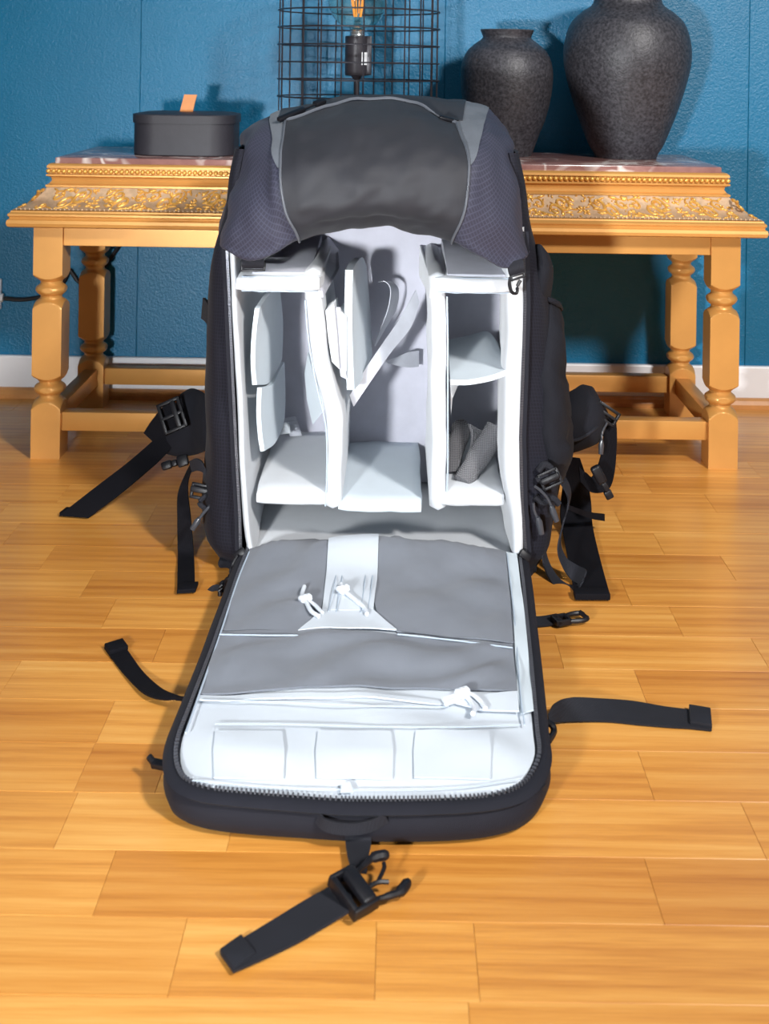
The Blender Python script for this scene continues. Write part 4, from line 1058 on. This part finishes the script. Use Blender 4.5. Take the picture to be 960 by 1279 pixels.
cushion('hip_pad', [[(225, 492, 1.80), (238, 485, 1.80), (250, 488, 1.79), (262, 496, 1.76)], [(212, 520, 1.79), (230, 515, 1.785), (248, 515, 1.775), (262, 520, 1.74)], [(205, 545, 1.785), (225, 545, 1.775), (246, 545, 1.765), (262, 545, 1.73)], [(203, 566, 1.785), (222, 570, 1.775), (244, 568, 1.765), (262, 560, 1.73)]], .022, 'pad_blk')
bm = BM(); mt = frame_mtx(P(218, 578, 1.765), (P(236, 572, 1.765)-P(202, 583, 1.765)), (0, -1, .5)); box(bm, (-.020, -.006, -.004), (-.004, .006, .005), .003, 2, mt); box(bm, (-.004, -.005, -.004), (.004, .004, .004), .0015, 2, mt); box(bm, (.004, -.009, -.004), (.021, .008, .004), .003, 2, mt); obj('sternum_clip', bm, 'plastic', bag)
# left side strap hanging down
bm = BM(); ribbon(bm, [P(240, 578, 1.61), P(233, 592, 1.61), P(223, 617, 1.605), P(222, 650, 1.59), Z(222, 690, .004), Z(221.5, 715, .003), Z(221, 741, .003)], [P(246, 582, 1.60), P(238, 592, 1.60), P(235, 612, 1.60), P(239, 650, 1.585), Z(242, 690, .004), Z(243, 715, .003), Z(243.5, 740, .003)], .002)
sl_ = obj('side_strap', bm, 'web_blk', bag); end_fold(sl_, Z(220.5, 742, .002), Z(244, 740.5, .002), Vector((0, .022, 0)), mat='web_blk')
bm = BM(); ribbon(bm, [P(236, 576, 1.60), P(244, 573, 1.59), P(252, 577, 1.585), P(258, 588, 1.585)], [P(239, 590, 1.60), P(247, 588, 1.59), P(255, 592, 1.585), P(262, 604, 1.585)], .002); obj('side_strap', bm, 'web', bag)
bm = BM(); mt = frame_mtx(P(251, 614, 1.575), (1, -.15, -.12), (-.2, -1, .3)); frame_buckle(bm, mt, .028, .020, .004, .005, 1); box(bm, (-.014, -.002, -.002), (.014, .006, .006), .002, 2, mt); obj('side_buckle', bm, 'plastic', bag)
bm = BM(); tube(bm, cr([P(266, 622, 1.565), P(262, 632, 1.555), P(254, 641, 1.552), P(248, 649, 1.55)], 4), .0020, 8); tg = obj('zip_cord', bm, 'toggle', bag)
bm = BM(); tube(bm, [P(249, 647, 1.55), P(246, 652, 1.55), P(240, 661, 1.55)], [.0026, .0044, .0036], 10); obj('toggle', bm, 'toggle', tg)
bm = BM(); tube(bm, cr([P(258, 618, 1.565), P(249, 628, 1.56), P(258, 636, 1.56), P(268, 642, 1.56)], 5), .0032, 8); obj('gathered_web', bm, 'web', bag)
# left zip sliders at the hinge
bm = BM(); mt = frame_mtx(P(299, 692, 1.508), (1, 0, .8), (0, -1, .6)); box(bm, (-.008, -.005, -.003), (.008, .005, .004), .002, 2, mt); zs_ = obj('zip_slider', bm, 'plastic', bag)
bm = BM()
tube(bm, cr([P(297, 694, 1.50), P(290, 706, 1.495), P(287, 718, 1.49), P(285, 730, 1.49)], 4), .0022, 6)
tube(bm, cr([P(290, 712, 1.487), P(283, 728, 1.48), P(277, 742, 1.475)], 4), .0016, 6)
lp = [P(279+math.cos(a)*4.5, 744+math.sin(a)*17, 1.472+.006*math.cos(a)) for a in [2*PI*k/20 for k in range(20)]]
tube(bm, lp, .0028, 8, closed=True)
lp = [P(285+math.cos(a)*5, 735+math.sin(a)*13, 1.475+.006*math.sin(a)) for a in [2*PI*k/20 for k in range(20)]]
tube(bm, lp, .0022, 8, closed=True); obj('pull', bm, 'plastic', zs_)
bm = BM(); pth = [P(278, 734, 1.475), P(265, 735, 1.478), P(257, 744, 1.48), P(263, 752, 1.478), P(276, 750, 1.474)]; strap(bm, pth, Vector((0, .5, 1)), .007, .0015, 6); obj('pull_loop', bm, 'web', zs_)
bm = BM(); mt = frame_mtx(P(655, 694, 1.508), (1, 0, -.8), (0, -1, .6)); box(bm, (-.008, -.005, -.003), (.008, .005, .004), .002, 2, mt); obj('zip_slider', bm, 'plastic', bag)
# ---- right cluster
cushion('side_pocket', [[(672, 374, 1.60), (680, 376, 1.59), (692, 378, 1.60), (700, 382, 1.66)], [(668, 440, 1.575), (680, 445, 1.56), (693, 440, 1.57), (704, 440, 1.64)], [(666, 510, 1.57), (683, 515, 1.55), (699, 512, 1.565), (709, 505, 1.64)], [(670, 570, 1.57), (688, 570, 1.55), (703, 568, 1.565), (710, 560, 1.64)], [(676, 590, 1.575), (686, 608, 1.565), (696, 606, 1.57), (704, 590, 1.63)]], .016, 'pad_blk', wr=.011)
bm = BM(); tube(bm, cr([P(671, 374, 1.598), P(684, 374, 1.586), P(696, 379, 1.60), P(700, 386, 1.65)], 5), .0038, 8); obj('pocket_hem', bm, 'pad_blk', bag)
cushion('hip_pad', [[(700, 505, 1.70), (715, 488, 1.70), (728, 480, 1.71), (739, 487, 1.73)], [(698, 530, 1.68), (717, 515, 1.675), (735, 508, 1.685), (749, 508, 1.72)], [(698, 550, 1.68), (720, 540, 1.67), (740, 530, 1.68), (756, 522, 1.715)], [(700, 568, 1.69), (720, 564, 1.68), (738, 556, 1.685), (749, 545, 1.71)]], .030, 'pad_blk', wr=.004)
bm = BM(); tube(bm, cr([P(702, 551, 1.655), P(722, 549, 1.65), P(740, 538, 1.655), P(752, 526, 1.69)], 5), .0022, 8); obj('hip_pad_zip', bm, 'web', bag)
bm = BM(); mt = frame_mtx(P(757, 517, 1.69), (P(771, 524, 1.69)-P(746, 507, 1.69)), (0, -1, .3)); frame_buckle(bm, mt, .036, .022, .004, .006, 1); obj('hip_buckle', bm, 'plastic', bag)
bm = BM(); ribbon(bm, [P(753, 520, 1.70), P(753, 545, 1.69), P(748, 575, 1.68), P(738, 596, 1.67), P(730, 590, 1.66), P(722, 582, 1.66)], [P(768, 524, 1.71), P(769, 550, 1.70), P(766, 590, 1.69), P(758, 612, 1.675), P(738, 615, 1.66), P(724, 602, 1.655)], .0022); obj('hip_strap', bm, 'web_blk', bag)
bm = BM(); tube(bm, cr([P(758, 528, 1.68), P(752, 540, 1.675), P(751, 552, 1.67)], 4), .0016, 6); zc_ = obj('zip_cord', bm, 'toggle', bag)
bm = BM(); tube(bm, [P(751, 550, 1.67), P(750.5, 556, 1.67), P(750, 567, 1.67)], [.0024, .0040, .0034], 10); obj('toggle', bm, 'toggle', zc_)
bm = BM(); mt = frame_mtx(P(750, 598, 1.645), P(763, 622, 1.645)-P(741, 580, 1.645), (-.2, -1, .3)); box(bm, (-.020, -.007, -.004), (.006, .007, .006), .0035, 3, mt); box(bm, (.006, -.003, -.003), (.020, .004, .003), .0015, 2, mt); box(bm, (.018, -.006, -.004), (.030, .005, .004), .002, 2, mt); obj('hip_clip', bm, 'plastic', bag)
bm = BM(); ribbon(bm, [P(706, 570, 1.70), P(703, 600, 1.71), P(699, 640, 1.70), Z(703, 668, .005), Z(710, 705, .003), Z(718, 748, .003)], [P(724, 572, 1.70), P(733, 600, 1.72), P(737, 630, 1.73), Z(740, 660, .005), Z(750, 703, .003), Z(762, 747, .003)], .0024)
wsx = obj('wide_strap', bm, 'web_blk', bag); end_fold(wsx, Z(718, 750, .002), Z(762, 750, .002), Vector((0, .018, 0)), .008, 'web_blk')
bm = BM(); ribbon(bm, [P(708, 630, 1.62), P(722, 635, 1.64), P(738, 640, 1.66), P(755, 642, 1.68)], [P(708, 636, 1.62), P(722, 642, 1.64), P(738, 648, 1.66), P(755, 651, 1.68)], .002); obj('side_strap', bm, 'web_blk', bag)
pth = [P(690, 590, 1.58), P(703, 602, 1.575), P(710, 622, 1.57), P(703, 650, 1.56), P(697, 680, 1.545), P(704, 703, 1.53), P(718, 716, 1.52), P(728, 722, 1.50), P(722, 735, 1.49), P(710, 737, 1.50), P(693, 724, 1.52), P(681, 698, 1.54), P(680, 665, 1.555), P(686, 640, 1.57)]
bm = BM(); strap(bm, pth, [Vector((.3, 1, .3))]*6+[Vector((.6, .6, .8))]*3+[Vector((.3, 1, .3))]*5, .020, .002, 6); obj('side_strap', bm, 'web', bag)
bm = BM(); mt = frame_mtx(P(687, 598, 1.525), (1, -.1, .5), (.1, -1, .3)); frame_buckle(bm, mt, .028, .022, .004, .006, 1); box(bm, (-.013, -.004, 0), (.013, .005, .007), .003, 2, mt); obj('side_buckle', bm, 'plastic', bag)
for pts in ([(672, 588), (680, 580), (689, 586), (694, 598)], [(670, 600), (680, 594), (690, 602)], [(668, 620), (678, 628), (690, 622), (698, 630)]):
    bm = BM(); tube(bm, cr([P(x, y, 1.528) for x, y in pts], 5), .0042, 8); obj('gathered_web', bm, 'web', bag)
for pts, tgp in (([(667, 607), (675, 613), (683, 622), (689, 634)], [(688, 632), (690, 638), (695, 651)]), ([(666, 628), (667, 638), (671, 648)], [(671, 646), (673, 652), (676, 667)])):
    bm = BM(); tube(bm, cr([P(x, y, 1.518) for x, y in pts], 5), .0018, 6); zc_ = obj('zip_cord', bm, 'toggle', bag)
    bm = BM(); tube(bm, [P(x, y, 1.516) for x, y in tgp], [.0026, .0044, .0036], 10); obj('toggle', bm, 'toggle', zc_)
# upper right compression web on the flank
cushion('flank_fold', [[(668, 305, 1.58), (676, 306, 1.57), (684, 318, 1.60)], [(670, 335, 1.57), (680, 338, 1.56), (689, 345, 1.60)], [(668, 368, 1.57), (677, 372, 1.565), (688, 372, 1.60)]], .010, 'pad_blk', wr=.003)
bm = BM(); ribbon(bm, [P(253, 372, 1.63), P(258, 378, 1.60), P(262, 388, 1.58)], [P(251, 398, 1.63), P(256, 402, 1.60), P(260, 408, 1.58)], .004); obj('flank_tab', bm, 'pad_blk', bag)
